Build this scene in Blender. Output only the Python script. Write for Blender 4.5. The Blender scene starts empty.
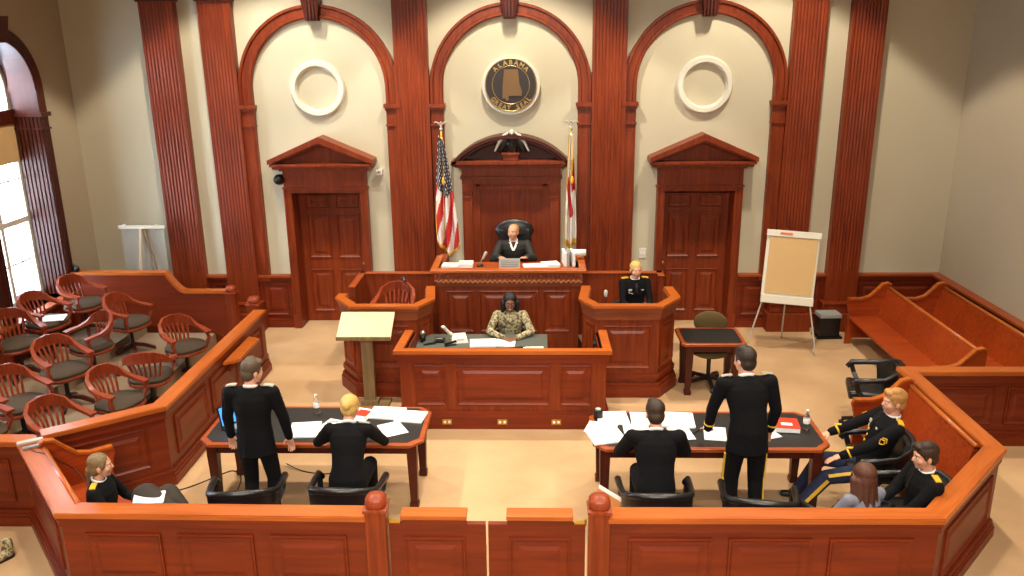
import bpy, bmesh, math, random
from math import sin, cos, pi, radians
from mathutils import Vector, Matrix
random.seed(7)
SC = bpy.context.scene
COL = SC.collection
V = Vector

# ------------------------------------------------------------------ materials
def srgb(r, g, b):
    def f(c):
        c /= 255.0
        return c/12.92 if c <= .04045 else ((c+.055)/1.055)**2.4
    return (f(r), f(g), f(b), 1)

def new_mat(name):
    m = bpy.data.materials.new(name); m.use_nodes = True
    nt = m.node_tree; bs = nt.nodes['Principled BSDF']
    return m, nt, bs

def mat(name, col, rough=.6, metal=0, noise=0.0, nscale=20, spec=.5, coat=0, bump=0.0, bscale=60):
    m, nt, bs = new_mat(name)
    bs.inputs['Roughness'].default_value = rough
    bs.inputs['Metallic'].default_value = metal
    bs.inputs['Specular IOR Level'].default_value = spec
    bs.inputs['Coat Weight'].default_value = coat
    tc = nt.nodes.new('ShaderNodeTexCoord')
    nz = nt.nodes.new('ShaderNodeTexNoise'); nz.inputs['Scale'].default_value = nscale
    nt.links.new(tc.outputs['Object'], nz.inputs['Vector'])
    mx = nt.nodes.new('ShaderNodeMix'); mx.data_type = 'RGBA'
    k = 1-noise
    mx.inputs[6].default_value = (col[0]*k, col[1]*k, col[2]*k, 1)
    k = 1+noise
    mx.inputs[7].default_value = (min(1, col[0]*k), min(1, col[1]*k), min(1, col[2]*k), 1)
    nt.links.new(nz.outputs['Fac'], mx.inputs[0])
    nt.links.new(mx.outputs[2], bs.inputs['Base Color'])
    if bump:
        nb = nt.nodes.new('ShaderNodeTexNoise'); nb.inputs['Scale'].default_value = bscale
        nt.links.new(tc.outputs['Object'], nb.inputs['Vector'])
        b = nt.nodes.new('ShaderNodeBump'); b.inputs['Strength'].default_value = bump; b.inputs['Distance'].default_value = .01
        nt.links.new(nb.outputs['Fac'], b.inputs['Height']); nt.links.new(b.outputs['Normal'], bs.inputs['Normal'])
    return m

def wood(name, c1, c2, axis='z', rough=.42, scale=9, coat=.06):
    m, nt, bs = new_mat(name)
    tc = nt.nodes.new('ShaderNodeTexCoord'); mp = nt.nodes.new('ShaderNodeMapping')
    s = [scale, scale, scale]; s['xyz'.index(axis)] = scale*.07
    mp.inputs['Scale'].default_value = s
    nt.links.new(tc.outputs['Object'], mp.inputs['Vector'])
    n1 = nt.nodes.new('ShaderNodeTexNoise'); n1.inputs['Scale'].default_value = 2.4; n1.inputs['Detail'].default_value = 7; n1.inputs['Distortion'].default_value = .8
    nt.links.new(mp.outputs['Vector'], n1.inputs['Vector'])
    n2 = nt.nodes.new('ShaderNodeTexNoise'); n2.inputs['Scale'].default_value = .9; n2.inputs['Detail'].default_value = 2
    nt.links.new(tc.outputs['Object'], n2.inputs['Vector'])
    cr = nt.nodes.new('ShaderNodeValToRGB')
    cr.color_ramp.elements[0].position = .3; cr.color_ramp.elements[0].color = c1
    cr.color_ramp.elements[1].position = .72; cr.color_ramp.elements[1].color = c2
    ad = nt.nodes.new('ShaderNodeMath'); ad.operation = 'MULTIPLY_ADD'; ad.inputs[1].default_value = .65
    ml = nt.nodes.new('ShaderNodeMath'); ml.operation = 'MULTIPLY'; ml.inputs[1].default_value = .35
    nt.links.new(n2.outputs['Fac'], ml.inputs[0])
    nt.links.new(n1.outputs['Fac'], ad.inputs[0]); nt.links.new(ml.outputs[0], ad.inputs[2])
    nt.links.new(ad.outputs[0], cr.inputs['Fac']); nt.links.new(cr.outputs['Color'], bs.inputs['Base Color'])
    bs.inputs['Roughness'].default_value = rough
    bs.inputs['Specular IOR Level'].default_value = .35
    bs.inputs['Coat Weight'].default_value = coat; bs.inputs['Coat Roughness'].default_value = .18
    return m

M = {}
M['wood'] = wood('mahogany_upright', srgb(92, 29, 8), srgb(146, 60, 20))
M['woodh'] = wood('mahogany_lengthwise', srgb(88, 25, 7), srgb(132, 48, 15), axis='x', scale=6)
M['cap'] = wood('toplit_cap_wood', srgb(150, 70, 20), srgb(194, 104, 38), axis='x', rough=.34, coat=.25)  # same wood as the rails, lightened: overhead light painted into the caps
M['pew'] = wood('pew_wood', srgb(124, 40, 10), srgb(172, 72, 22), axis='y')
M['chairwood'] = wood('jury_chair_wood', srgb(108, 36, 14), srgb(160, 70, 34), scale=16)
M['darkwood'] = wood('dark_table_wood', srgb(52, 16, 8), srgb(88, 30, 14))
M['tableedge'] = wood('table_edge_wood', srgb(130, 54, 20), srgb(172, 84, 36), axis='x')
M['carved'] = wood('carved_moulding_wood', srgb(112, 50, 24), srgb(150, 80, 44), axis='x')
M['pewtrim'] = wood('light_moulding_wood', srgb(160, 96, 56), srgb(190, 122, 78), axis='x')
M['pale'] = wood('pale_laminate', srgb(206, 174, 138), srgb(224, 196, 160), axis='x', coat=0, rough=.4)
M['postwood'] = wood('weathered_post_wood', srgb(104, 82, 52), srgb(140, 114, 76), coat=0, rough=.6)
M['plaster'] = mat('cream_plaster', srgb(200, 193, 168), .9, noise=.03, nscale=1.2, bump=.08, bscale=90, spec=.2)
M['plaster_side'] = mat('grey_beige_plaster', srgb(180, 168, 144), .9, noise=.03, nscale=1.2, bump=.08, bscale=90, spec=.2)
M['white'] = mat('white_paint', srgb(222, 218, 202), .5, noise=.01)
M['ceiling'] = mat('ceiling_paint', srgb(150, 144, 130), .9)
M['blacktop'] = mat('black_desk_inlay', srgb(30, 28, 28), .5, noise=.1, spec=.4)
M['greytop'] = mat('grey_green_desk_blotter', srgb(86, 92, 84), .6, noise=.05)
M['leather'] = mat('black_leather', srgb(20, 20, 22), .33, noise=.15, nscale=30, bump=.15, bscale=120, spec=.6)
M['blackplastic'] = mat('black_plastic', srgb(18, 18, 19), .4)
M['greyplastic'] = mat('grey_plastic', srgb(150, 152, 150), .5)
M['metal'] = mat('brushed_metal', srgb(170, 170, 168), .35, metal=.9)
M['brass'] = mat('brass', srgb(200, 160, 70), .3, metal=.8)
M['paper'] = mat('white_paper', srgb(240, 240, 236), .8, noise=.02, nscale=60)
M['print'] = mat('printed_grey', srgb(150, 150, 150), .8)
M['kraft'] = mat('tan_pad_paper', srgb(206, 172, 118), .85, noise=.03, nscale=5)
M['red'] = mat('red_book_cover', srgb(200, 52, 24), .5)
M['tanfolder'] = mat('tan_folder_card', srgb(196, 128, 72), .8, noise=.04, nscale=8)
M['orange'] = mat('orange_marker', srgb(226, 110, 40), .6)
M['teal'] = mat('teal_print', srgb(60, 150, 140), .6)
M['cushion'] = mat('grey_brown_cushion', srgb(70, 56, 42), .9, noise=.12, nscale=40, bump=.2)
M['olive'] = mat('olive_fabric', srgb(92, 74, 40), .95, noise=.15, nscale=60, bump=.2)
M['bluescreen'] = mat('lit_screen', srgb(60, 140, 230), .3)
_b = M['bluescreen'].node_tree.nodes['Principled BSDF']
_b.inputs['Emission Color'].default_value = srgb(70, 150, 240); _b.inputs['Emission Strength'].default_value = 1.2
def glass(name, col, rough=.02):
    m, nt, bs = new_mat(name)
    bs.inputs['Base Color'].default_value = col; bs.inputs['Transmission Weight'].default_value = 1
    bs.inputs['Roughness'].default_value = rough; bs.inputs['IOR'].default_value = 1.3
    return m
M['bottle'] = glass('clear_plastic', (.92, .96, .98, 1), .05)
M['pane'] = glass('window_pane', (1, 1, 1, 1), .0); M['pane'].node_tree.nodes['Principled BSDF'].inputs['IOR'].default_value = 1.02
M['acrylic'] = mat('frosted_board', srgb(176, 174, 168), .3, noise=.03)
M['acrylic'].node_tree.nodes['Principled BSDF'].inputs['Alpha'].default_value = .3
# skin and cloth
M['skin'] = mat('fair_skin', srgb(214, 158, 128), .55, noise=.05, nscale=12)
M['skin_dark'] = mat('brown_skin', srgb(124, 78, 54), .5, noise=.06, nscale=12)
M['black'] = mat('black_wool', srgb(12, 12, 15), .9, noise=.2, nscale=40, bump=.3, bscale=40, spec=.2)
M['robe'] = mat('black_robe_cloth', srgb(22, 19, 18), .7, noise=.25, nscale=14, bump=.3, bscale=30)
M['navy'] = mat('dark_blue_trouser', srgb(28, 36, 66), .85, noise=.1)
M['gold'] = mat('gold_braid', srgb(226, 180, 50), .5, metal=.1, noise=.1)
M['silver'] = mat('silver_braid', srgb(180, 176, 164), .5)
M['shirt'] = mat('white_shirt', srgb(238, 238, 238), .8)
M['grayjacket'] = mat('grey_knit', srgb(120, 122, 134), .9, noise=.15, nscale=60)
M['coat_grey'] = mat('charcoal_coat', srgb(52, 44, 38), .9, noise=.2, nscale=12)
M['lips'] = mat('lip_colour', srgb(176, 92, 84), .5)
M['eye'] = mat('eye_white', srgb(225, 222, 216), .3)
M['iris'] = mat('eye_iris', srgb(40, 30, 24), .3)
def camo():
    m, nt, bs = new_mat('camouflage_cloth')
    tc = nt.nodes.new('ShaderNodeTexCoord'); n = nt.nodes.new('ShaderNodeTexNoise')
    n.inputs['Scale'].default_value = 22; n.inputs['Detail'].default_value = 2
    nt.links.new(tc.outputs['Object'], n.inputs['Vector'])
    cr = nt.nodes.new('ShaderNodeValToRGB'); cr.color_ramp.interpolation = 'CONSTANT'
    e = cr.color_ramp.elements
    e[0].position = 0; e[0].color = srgb(92, 84, 62)
    e[1].position = .44; e[1].color = srgb(146, 136, 102)
    x = e.new(.51); x.color = srgb(186, 174, 138)
    x = e.new(.6); x.color = srgb(118, 112, 82)
    nt.links.new(n.outputs['Fac'], cr.inputs['Fac']); nt.links.new(cr.outputs['Color'], bs.inputs['Base Color'])
    bs.inputs['Roughness'].default_value = .9
    return m
M['camo'] = camo()
def hairmat(name, c):
    return mat(name, c, .55, noise=.35, nscale=45, bump=.5, bscale=150)
M['hair_brown'] = hairmat('brown_hair', srgb(50, 32, 19))
M['hair_dark'] = hairmat('dark_brown_hair', srgb(42, 29, 21))
M['hair_auburn'] = hairmat('auburn_hair', srgb(84, 46, 28))
M['hair_blond'] = hairmat('blond_hair', srgb(206, 166, 92))
M['hair_sand'] = hairmat('sandy_hair', srgb(178, 128, 70))
M['hair_ash'] = hairmat('ash_hair', srgb(120, 98, 66))
M['hair_grey'] = hairmat('greying_brown_hair', srgb(78, 62, 44))
M['hair_black'] = hairmat('black_hair', srgb(18, 15, 14))
def carpet():
    m, nt, bs = new_mat('tan_carpet')
    tc = nt.nodes.new('ShaderNodeTexCoord')
    n1 = nt.nodes.new('ShaderNodeTexNoise'); n1.inputs['Scale'].default_value = 1.1; n1.inputs['Detail'].default_value = 4
    n2 = nt.nodes.new('ShaderNodeTexNoise'); n2.inputs['Scale'].default_value = 160
    nt.links.new(tc.outputs['Object'], n1.inputs['Vector']); nt.links.new(tc.outputs['Object'], n2.inputs['Vector'])
    cr = nt.nodes.new('ShaderNodeValToRGB')
    cr.color_ramp.elements[0].position = .35; cr.color_ramp.elements[0].color = srgb(194, 158, 118)
    cr.color_ramp.elements[1].position = .65; cr.color_ramp.elements[1].color = srgb(210, 174, 133)
    nt.links.new(n1.outputs['Fac'], cr.inputs['Fac'])
    mx = nt.nodes.new('ShaderNodeMix'); mx.data_type = 'RGBA'; mx.blend_type = 'MULTIPLY'; mx.inputs[0].default_value = .25
    nt.links.new(cr.outputs['Color'], mx.inputs[6]); nt.links.new(n2.outputs['Color'], mx.inputs[7])
    nt.links.new(mx.outputs[2], bs.inputs['Base Color'])
    bs.inputs['Roughness'].default_value = 1; bs.inputs['Specular IOR Level'].default_value = .1
    b = nt.nodes.new('ShaderNodeBump'); b.inputs['Strength'].default_value = .3; b.inputs['Distance'].default_value = .01
    nt.links.new(n2.outputs['Fac'], b.inputs['Height']); nt.links.new(b.outputs['Normal'], bs.inputs['Normal'])
    return m
M['carpet'] = carpet()
M['jurycarpet'] = mat('shaded_jury_carpet', srgb(138, 118, 96), 1, noise=.12, nscale=60, spec=.1)  # carpet tone darkened to carry the shadows on the jury box floor

# ------------------------------------------------------------------ mesh builder
def mesh_obj(name, me, parent=None):
    o = bpy.data.objects.new(name, me); COL.objects.link(o)
    if parent: o.parent = parent
    return o

class MB:
    def __init__(s, m=None): s.v = []; s.f = []; s.mi = []; s.M = m or Matrix()
    def add(s, vs, fs, mi=0):
        b = len(s.v); s.v += [tuple(s.M @ V(p)) for p in vs]
        s.f += [tuple(b+i for i in f) for f in fs]; s.mi += [mi]*len(fs); return s
    def box(s, x0, x1, y0, y1, z0, z1, mi=0):
        return s.prism([(x0, y0), (x1, y0), (x1, y1), (x0, y1)], z0, z1, mi)
    def prism(s, poly, z0, z1, mi=0, top=None):
        n = len(poly); t = top or poly
        vs = [(x, y, z0) for x, y in poly]+[(x, y, z1) for x, y in t]
        fs = [tuple(reversed(range(n))), tuple(range(n, 2*n))]+[(i, (i+1) % n, n+(i+1) % n, n+i) for i in range(n)]
        return s.add(vs, fs, mi)
    def bevbox(s, x0, x1, y0, y1, z0, z1, b=.01, mi=0):
        bb = bmesh.new(); bmesh.ops.create_cube(bb, size=1)
        for v in bb.verts: v.co = V(((x0+x1)/2+v.co.x*(x1-x0), (y0+y1)/2+v.co.y*(y1-y0), (z0+z1)/2+v.co.z*(z1-z0)))
        bmesh.ops.bevel(bb, geom=list(bb.edges), offset=b, segments=2, affect='EDGES', profile=.6)
        bb.verts.index_update()
        s.add([v.co for v in bb.verts], [[v.index for v in f.verts] for f in bb.faces], mi); bb.free(); return s
    def sweep(s, pts, prof, mi=0, closed=False, up=V((0, 0, 1)), caps=True):
        """prof: function(i)->list of (a,b) offsets: a along side, b along up'"""
        pts = [V(p) for p in pts]; n = len(pts); rings = []
        for i, p in enumerate(pts):
            if closed: t = pts[(i+1) % n]-pts[i-1]
            else: t = pts[min(i+1, n-1)]-pts[max(i-1, 0)]
            t.normalize(); u = up
            if abs(t.dot(u)) > .97: u = V((0, 1, 0)) if abs(t.y) < .9 else V((1, 0, 0))
            a = t.cross(u).normalized(); b = a.cross(t).normalized()
            rings.append([p+a*q[0]+b*q[1] for q in prof(i)])
        k = len(rings[0]); vs = [q for r in rings for q in r]; fs = []
        for i in range(n if closed else n-1):
            j = (i+1) % n
            for c in range(k): d = (c+1) % k; fs.append((i*k+c, i*k+d, j*k+d, j*k+c))
        if not closed and caps: fs += [tuple(reversed(range(k))), tuple(range((n-1)*k, n*k))]
        return s.add(vs, fs, mi)
    def tube(s, pts, r, seg=8, mi=0, closed=False, up=V((0, 0, 1))):
        rr = r if callable(r) else (lambda i: r[i] if isinstance(r, (list, tuple)) else r)
        return s.sweep(pts, lambda i: [(rr(i)*cos(2*pi*k/seg), rr(i)*sin(2*pi*k/seg)) for k in range(seg)], mi, closed, up)
    def bar(s, pts, w, h, mi=0, closed=False, up=V((0, 0, 1))):
        W = w if callable(w) else (lambda i: w); H = h if callable(h) else (lambda i: h)
        return s.sweep(pts, lambda i: [(-W(i)/2, -H(i)/2), (W(i)/2, -H(i)/2), (W(i)/2, H(i)/2), (-W(i)/2, H(i)/2)], mi, closed, up)
    def lathe(s, prof, seg=20, c=(0, 0, 0), mi=0):
        vs = []; fs = []; n = len(prof)
        for r, z in prof:
            for k in range(seg): vs.append((c[0]+r*cos(2*pi*k/seg), c[1]+r*sin(2*pi*k/seg), c[2]+z))
        for i in range(n-1):
            for k in range(seg): d = (k+1) % seg; fs.append((i*seg+k, i*seg+d, (i+1)*seg+d, (i+1)*seg+k))
        fs += [tuple(reversed(range(seg))), tuple(range((n-1)*seg, n*seg))]
        return s.add(vs, fs, mi)
    def ell(s, c, r, seg=14, rings=9, mi=0, rot=None):
        vs = []; fs = []; c = V(c)
        for i in range(1, rings):
            t = pi*i/rings
            for k in range(seg):
                p = V((r[0]*sin(t)*cos(2*pi*k/seg), r[1]*sin(t)*sin(2*pi*k/seg), r[2]*cos(t)))
                if rot: p = rot @ p
                vs.append(c+p)
        a = V((0, 0, r[2])); a = rot @ a if rot else a
        vs += [c+a, c-a]; T = len(vs)-2; B = T+1
        for i in range(rings-2):
            for k in range(seg): d = (k+1) % seg; fs.append((i*seg+k, (i+1)*seg+k, (i+1)*seg+d, i*seg+d))
        for k in range(seg):
            d = (k+1) % seg; fs.append((T, k, d)); fs.append((B, (rings-2)*seg+d, (rings-2)*seg+k))
        return s.add(vs, fs, mi)
    def caps(s, p0, p1, r0, r1, seg=12, mi=0):
        p0 = V(p0); p1 = V(p1); t = (p1-p0)
        if t.length < 1e-6: return s.ell(p0, (r0, r0, r0))
        t.normalize(); a = t.orthogonal().normalized(); b = t.cross(a)
        pr = [(p0, -1, .02*r0), (p0-t*r0*.8, 0, r0*.6), (p0-t*r0*.4, 0, r0*.917), (p0, 0, r0), (p1, 0, r1), (p1+t*r1*.4, 0, r1*.917), (p1+t*r1*.8, 0, r1*.6)]
        rings = [(p0-t*r0, r0*.05)]+[(q[0], q[2]) for q in pr[1:]]+[(p1+t*r1, r1*.05)]
        vs = []; fs = []
        for c, r in rings:
            for k in range(seg): vs.append(c+a*r*cos(2*pi*k/seg)+b*r*sin(2*pi*k/seg))
        n = len(rings)
        for i in range(n-1):
            for k in range(seg): d = (k+1) % seg; fs.append((i*seg+k, i*seg+d, (i+1)*seg+d, (i+1)*seg+k))
        fs += [tuple(reversed(range(seg))), tuple(range((n-1)*seg, n*seg))]
        return s.add(vs, fs, mi)
    def panel(s, x0, x1, z0, z1, y, out=-1, d=.018, mi=0, field=True):
        """raised panel relief on a vertical plane y; out=-1 towards -y"""
        prof = [(0, 0), (.0, d), (.012, d*1.2), (.03, d*.3), (.045, d*.1)]
        w = min(x1-x0, z1-z0)
        if field and w > .22: prof += [(.075, d*.1), (.11, d*.85)]
        vs = []
        for ins, h in prof:
            yy = y+out*h
            vs += [(x0+ins, yy, z0+ins), (x1-ins, yy, z0+ins), (x1-ins, yy, z1-ins), (x0+ins, yy, z1-ins)]
        fs = []; n = len(prof)
        for i in range(n-1):
            for k in range(4):
                j = (k+1) % 4; q = (i*4+k, i*4+j, (i+1)*4+j, (i+1)*4+k)
                fs.append(q if out < 0 else tuple(reversed(q)))
        q = tuple(range((n-1)*4, n*4)); fs.append(q if out < 0 else tuple(reversed(q)))
        return s.add(vs, fs, mi)
    def build(s, name, mats, parent=None, smooth=False, sm_angle=None):
        me = bpy.data.meshes.new(name); me.from_pydata(s.v, [], s.f)
        for m in (mats if isinstance(mats, (list, tuple)) else [mats]): me.materials.append(m)
        me.polygons.foreach_set('material_index', s.mi)
        bb = bmesh.new(); bb.from_mesh(me); bmesh.ops.recalc_face_normals(bb, faces=bb.faces); bb.to_mesh(me); bb.free()
        if smooth:
            me.polygons.foreach_set('use_smooth', [True]*len(me.polygons))
            if sm_angle is not None:
                try: me.set_sharp_from_angle(angle=sm_angle)
                except Exception: pass
        me.update()
        return mesh_obj(name, me, parent)

def T(x=0, y=0, z=0, rz=0): return Matrix.Translation((x, y, z)) @ Matrix.Rotation(rz, 4, 'Z')
def empty(name, loc=(0, 0, 0), rz=0):
    o = bpy.data.objects.new(name, None); COL.objects.link(o); o.location = loc; o.rotation_euler = (0, 0, rz); o.empty_display_size = .1
    return o
def tag(o, label, cat, group=None):
    o['label'] = label; o['category'] = cat
    if group: o['group'] = group
    return o
def thing(name, label, cat, loc=(0, 0, 0), rz=0, group=None): return tag(empty(name, loc, rz), label, cat, group)
def struct(o): o['kind'] = 'structure'; return o
def dup(root, loc, rz, label=None):
    r = root.copy(); COL.objects.link(r); r.location = loc; r.rotation_euler = (0, 0, rz)
    if label: r['label'] = label
    for ch in list(root.children):
        c = ch.copy(); COL.objects.link(c); c.parent = r
        for g in ch.children:
            d = g.copy(); COL.objects.link(d); d.parent = c
    return r
DG = None
def remesh(mb, name, mats, parent, vox=.008, smooth=4, fac=.5):
    me = bpy.data.meshes.new(name); me.from_pydata(mb.v, [], mb.f)
    bb = bmesh.new(); bb.from_mesh(me); bmesh.ops.recalc_face_normals(bb, faces=bb.faces); bb.to_mesh(me); bb.free()
    o = bpy.data.objects.new('tmp', me); COL.objects.link(o)
    r = o.modifiers.new('r', 'REMESH'); r.mode = 'VOXEL'; r.voxel_size = vox
    s = o.modifiers.new('s', 'SMOOTH'); s.iterations = smooth; s.factor = fac
    dg = bpy.context.evaluated_depsgraph_get(); dg.update()
    nm = bpy.data.meshes.new_from_object(o.evaluated_get(dg)); nm.name = name
    bpy.data.objects.remove(o); bpy.data.meshes.remove(me)
    nm.materials.clear(); nm.materials.append(mats)
    nm.polygons.foreach_set('use_smooth', [True]*len(nm.polygons)); nm.polygons.foreach_set('material_index', [0]*len(nm.polygons))
    return mesh_obj(name, nm, parent)

# ------------------------------------------------------------------ camera
def make_camera():
    yaw, pitch, roll, f = .0328, .2907, .0112, 829.0
    F = V((-sin(yaw)*cos(pitch), cos(yaw)*cos(pitch), -sin(pitch)))
    r = V((cos(yaw), sin(yaw), 0)); u = r.cross(F)
    r2 = r*cos(roll)-u*sin(roll); u2 = r*sin(roll)+u*cos(roll)
    cd = bpy.data.cameras.new('camera'); co = bpy.data.objects.new('camera', cd); COL.objects.link(co)
    m = Matrix((r2, u2, -F)).transposed().to_4x4(); m.translation = V((.42, -13.3, 4.59)); co.matrix_world = m
    cd.sensor_width = 36; cd.lens = f*36/1024; cd.clip_end = 200
    SC.camera = co
make_camera()

# ------------------------------------------------------------------ PEOPLE
def ik(a, t, l1, l2, pole):
    a = V(a); t = V(t); d = t-a; L = d.length
    if L > (l1+l2)*.995: t = a+d.normalized()*(l1+l2)*.995; d = t-a; L = d.length
    x = (l1*l1-l2*l2+L*L)/(2*L); h = math.sqrt(max(0, l1*l1-x*x)); n = d.normalized()
    p = V(pole)-n*V(pole).dot(n)
    if p.length < 1e-5: p = n.orthogonal()
    return a+n*x+p.normalized()*h, t

def hand(mb, w, d, n, side, curl=.5, k=1.0, spread=1.0):
    """w wrist, d finger direction, n palm normal, side +1 right hand"""
    w = V(w); d = V(d).normalized(); n = V(n); n = (n-d*n.dot(d)).normalized(); l = d.cross(n)*side  # l points to the thumb side
    R = Matrix((l, d, n)).transposed()
    mb.ell(w+d*.048*k, (.040*k, .052*k, .016*k), 12, 8, rot=R)
    mb.caps(w-d*.01, w+d*.03*k, .024*k, .022*k)
    for i, (o, L) in enumerate(((.031, .072), (.0105, .080), (-.0105, .075), (-.031, .058))):
        p = w+d*.088*k+l*o*k; a = .15+curl*.5; fan = o*3*spread
        dd = d
        for j, q in enumerate((.42, .32, .26)):
            ang = curl*(.35+.45*j)
            dd = (d*cos(ang)+n*sin(ang)+l*fan*.6).normalized()
            e = p+dd*L*q*k; r = (.0096-.001*j)*k
            mb.caps(p, e, r, r*.93, 8); p = e
    p = w+d*.022*k+l*.028*k; e = p+(l*.75+d*.6+n*.25).normalized()*.042*k; mb.caps(p, e, .013*k, .0115*k, 8)
    mb.caps(e, e+(l*.35+d*.85+n*.35).normalized()*.034*k, .011*k, .009*k, 8)

def person(name, label, loc, rz, P, skin='skin', hair='short', hairm='hair_brown', outfit='black', sex='m', scale=1.0, extras=()):
    root = thing(name, label, 'person', loc, rz); root.scale = (scale,)*3
    fem = sex == 'f'
    sw = .172 if fem else .202
    pel = V(P.get('pelvis', (0, 0, .95)))
    lean = P.get('lean', 0); tw = P.get('twist', 0); side = P.get('side', 0)
    RT = Matrix.Rotation(tw, 3, 'Z') @ Matrix.Rotation(side, 3, 'Y') @ Matrix.Rotation(-lean, 3, 'X')
    RB = Matrix.Rotation(-lean*.4, 3, 'X')
    waist = pel+RB @ V((0, 0, .14))
    chest = waist+RT @ V((0, .0, .19))
    neck = waist+RT @ V((0, -.01, .38))
    RH = Matrix.Rotation(P.get('yaw', 0), 3, 'Z') @ Matrix.Rotation(P.get('roll', 0), 3, 'Y') @ Matrix.Rotation(-P.get('nod', 0), 3, 'X')
    head = neck+(RT @ V((0, .012, .062)))+RH @ V((0, .018, .082))
    sh = {s: waist+RT @ V((s*sw, -.01, .335)) for s in (1, -1)}
    hp = {s: pel+V((s*.085, 0, -.03)) for s in (1, -1)}
    el = {}; wr = {}; kn = {}; an = {}
    for s, k in ((1, 'R'), (-1, 'L')):
        el[s], wr[s] = ik(sh[s], P['h'+k], .285, .255, P.get('e'+k, (s*.6, -.5, -.6)))
        kn[s], an[s] = ik(hp[s], P['f'+k], .43, .42, P.get('k'+k, (s*.15, 1, .1)))
    # ---- skin body: one continuous surface
    b = MB()
    def H(p): return head+RH @ V(p)
    def HE(c, r): b.ell(H(c), r, 14, 10, rot=RH)
    HE((0, -.012, .03), (.074, .094, .088)); HE((0, .02, -.02), (.062, .074, .082)); HE((0, .032, -.066), (.049, .047, .044))
    HE((0, .066, .028), (.05, .022, .016)); HE((0, .076, -.06), (.026, .013, .016)); HE((0, .06, -.09), (.024, .02, .018))
    for s in (1, -1):
        HE((s*.036, .054, -.026), (.026, .024, .028)); HE((s*.074, -.008, -.008), (.012, .02, .032))
    b.caps(H((0, .084, .014)), H((0, .098, -.022)), .008, .0125, 8)
    b.caps(neck+RT @ V((0, -.005, -.05)), H((0, -.02, -.05)), .058 if not fem else .048, .052 if not fem else .045)
    b.ell(chest, (.13, .085, .16), rot=RT); b.ell(waist, (.11, .08, .12), rot=RB); b.ell(pel, (.13, .09, .1))
    b.caps(sh[1], sh[-1], .045, .045)
    for s, k in ((1, 'R'), (-1, 'L')):
        b.caps(sh[s], el[s], .04, .034); b.caps(el[s], wr[s], .034, .024)
        dr = V(P.get('d'+k, (wr[s]-el[s]))); hand(b, wr[s], dr, P.get('n'+k, (0, 0, -1)), s, P.get('curl', .5), .95 if not fem else .88)
        b.caps(hp[s], kn[s], .07, .05); b.caps(kn[s], an[s], .045, .035)
    body = remesh(b, 'body', M[skin], root, .0062, 2)
    # ---- face
    for s in (1, -1):
        e = MB(); e.ell(H((s*.029, .0735, .006)), (.0125, .009, .0065), 10, 7, rot=RH); e.ell(H((s*.029, .081, .006)), (.0055, .003, .0055), 8, 5, 1, rot=RH)
        e.build('eye', [M['eye'], M['iris']], root, True)
        e = MB(); e.caps(H((s*.014, .087, .027)), H((s*.044, .073, .03)), .0042, .003, 6); e.build('eyebrow', M[hairm], root, True)
    e = MB(); e.ell(H((0, .0865, -.055)), (.02, .005, .0035), 10, 6, rot=RH); e.ell(H((0, .0855, -.062)), (.017, .005, .004), 10, 6, rot=RH)
    e.build('lips', M['lips'], root, True)
    if 'smile' in extras:
        e = MB(); e.ell(H((0, .0875, -.0585)), (.017, .005, .0045), 10, 6, rot=RH); e.build('teeth', M['shirt'], root, True)
    # ---- hair
    h = MB()
    def E2(c, r): h.ell(H(c), r, 14, 10, rot=RH)
    if hair == 'short':
        E2((0, -.022, .054), (.087, .1, .086)); E2((0, -.052, -.01), (.077, .064, .078)); E2((.01, .042, .096), (.062, .045, .032)); E2((-.02, -.01, .11), (.05, .06, .04))
        for s in (1, -1): E2((s*.067, .012, .02), (.014, .024, .035))
    elif hair == 'receding':
        E2((0, -.03, .045), (.081, .088, .076)); E2((0, -.05, .0), (.074, .06, .072))
        for s in (1, -1): E2((s*.067, .008, .02), (.013, .024, .033))
    elif hair == 'bun':
        E2((0, -.022, .046), (.084, .096, .083)); E2((0, -.045, .0), (.076, .066, .078)); E2((0, -.115, .03), (.042, .032, .042))
        for s in (1, -1): E2((s*.068, .012, .02), (.014, .03, .04))
    elif hair == 'tied':
        E2((0, -.022, .046), (.084, .096, .083)); E2((0, -.05, -.01), (.078, .068, .085)); E2((0, -.10, -.035), (.034, .03, .05)); h.caps(H((0, -.11, -.05)), H((0, -.115, -.17)), .026, .012)
        for s in (1, -1): E2((s*.068, .014, .02), (.014, .03, .04))
    elif hair == 'long':
        E2((0, -.024, .05), (.098, .108, .09)); E2((0, -.05, -.02), (.1, .08, .12))
        for x, y, L in ((-.07, -.03, .3), (-.04, -.07, .36), (0, -.085, .4), (.04, -.07, .37), (.07, -.03, .3), (-.08, .01, .22), (.08, .01, .24)):
            h.caps(H((x*1.15, y, -.02)), H((x*1.55, y-.035, -L)), .042, .026)
    elif hair == 'curly':
        E2((0, -.024, .05), (.09, .1, .085)); E2((0, -.05, -.02), (.09, .07, .1))
        for x, y, L in ((-.088, -.02, .12), (.088, -.02, .12), (-.07, -.05, .15), (.07, -.05, .15), (0, -.08, .16), (-.088, -.005, .09), (.088, -.005, .09)):
            h.caps(H((x, y, .0)), H((x*1.12, y, -L)), .036, .028)
    remesh(h, 'hair', M[hairm], root, .008, 2)
    # ---- clothes
    O = {'black': ('black', 'black'), 'robe': ('robe', 'robe'), 'camo': ('camo', 'camo'), 'blue': ('black', 'navy'), 'grey': ('grayjacket', 'black')}[outfit]
    F0 = lambda z: waist+RT @ V((0, 0, z))
    j = MB(); hem = P.get('hem', .1)
    cw = 1.0 if not fem else .88
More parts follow.
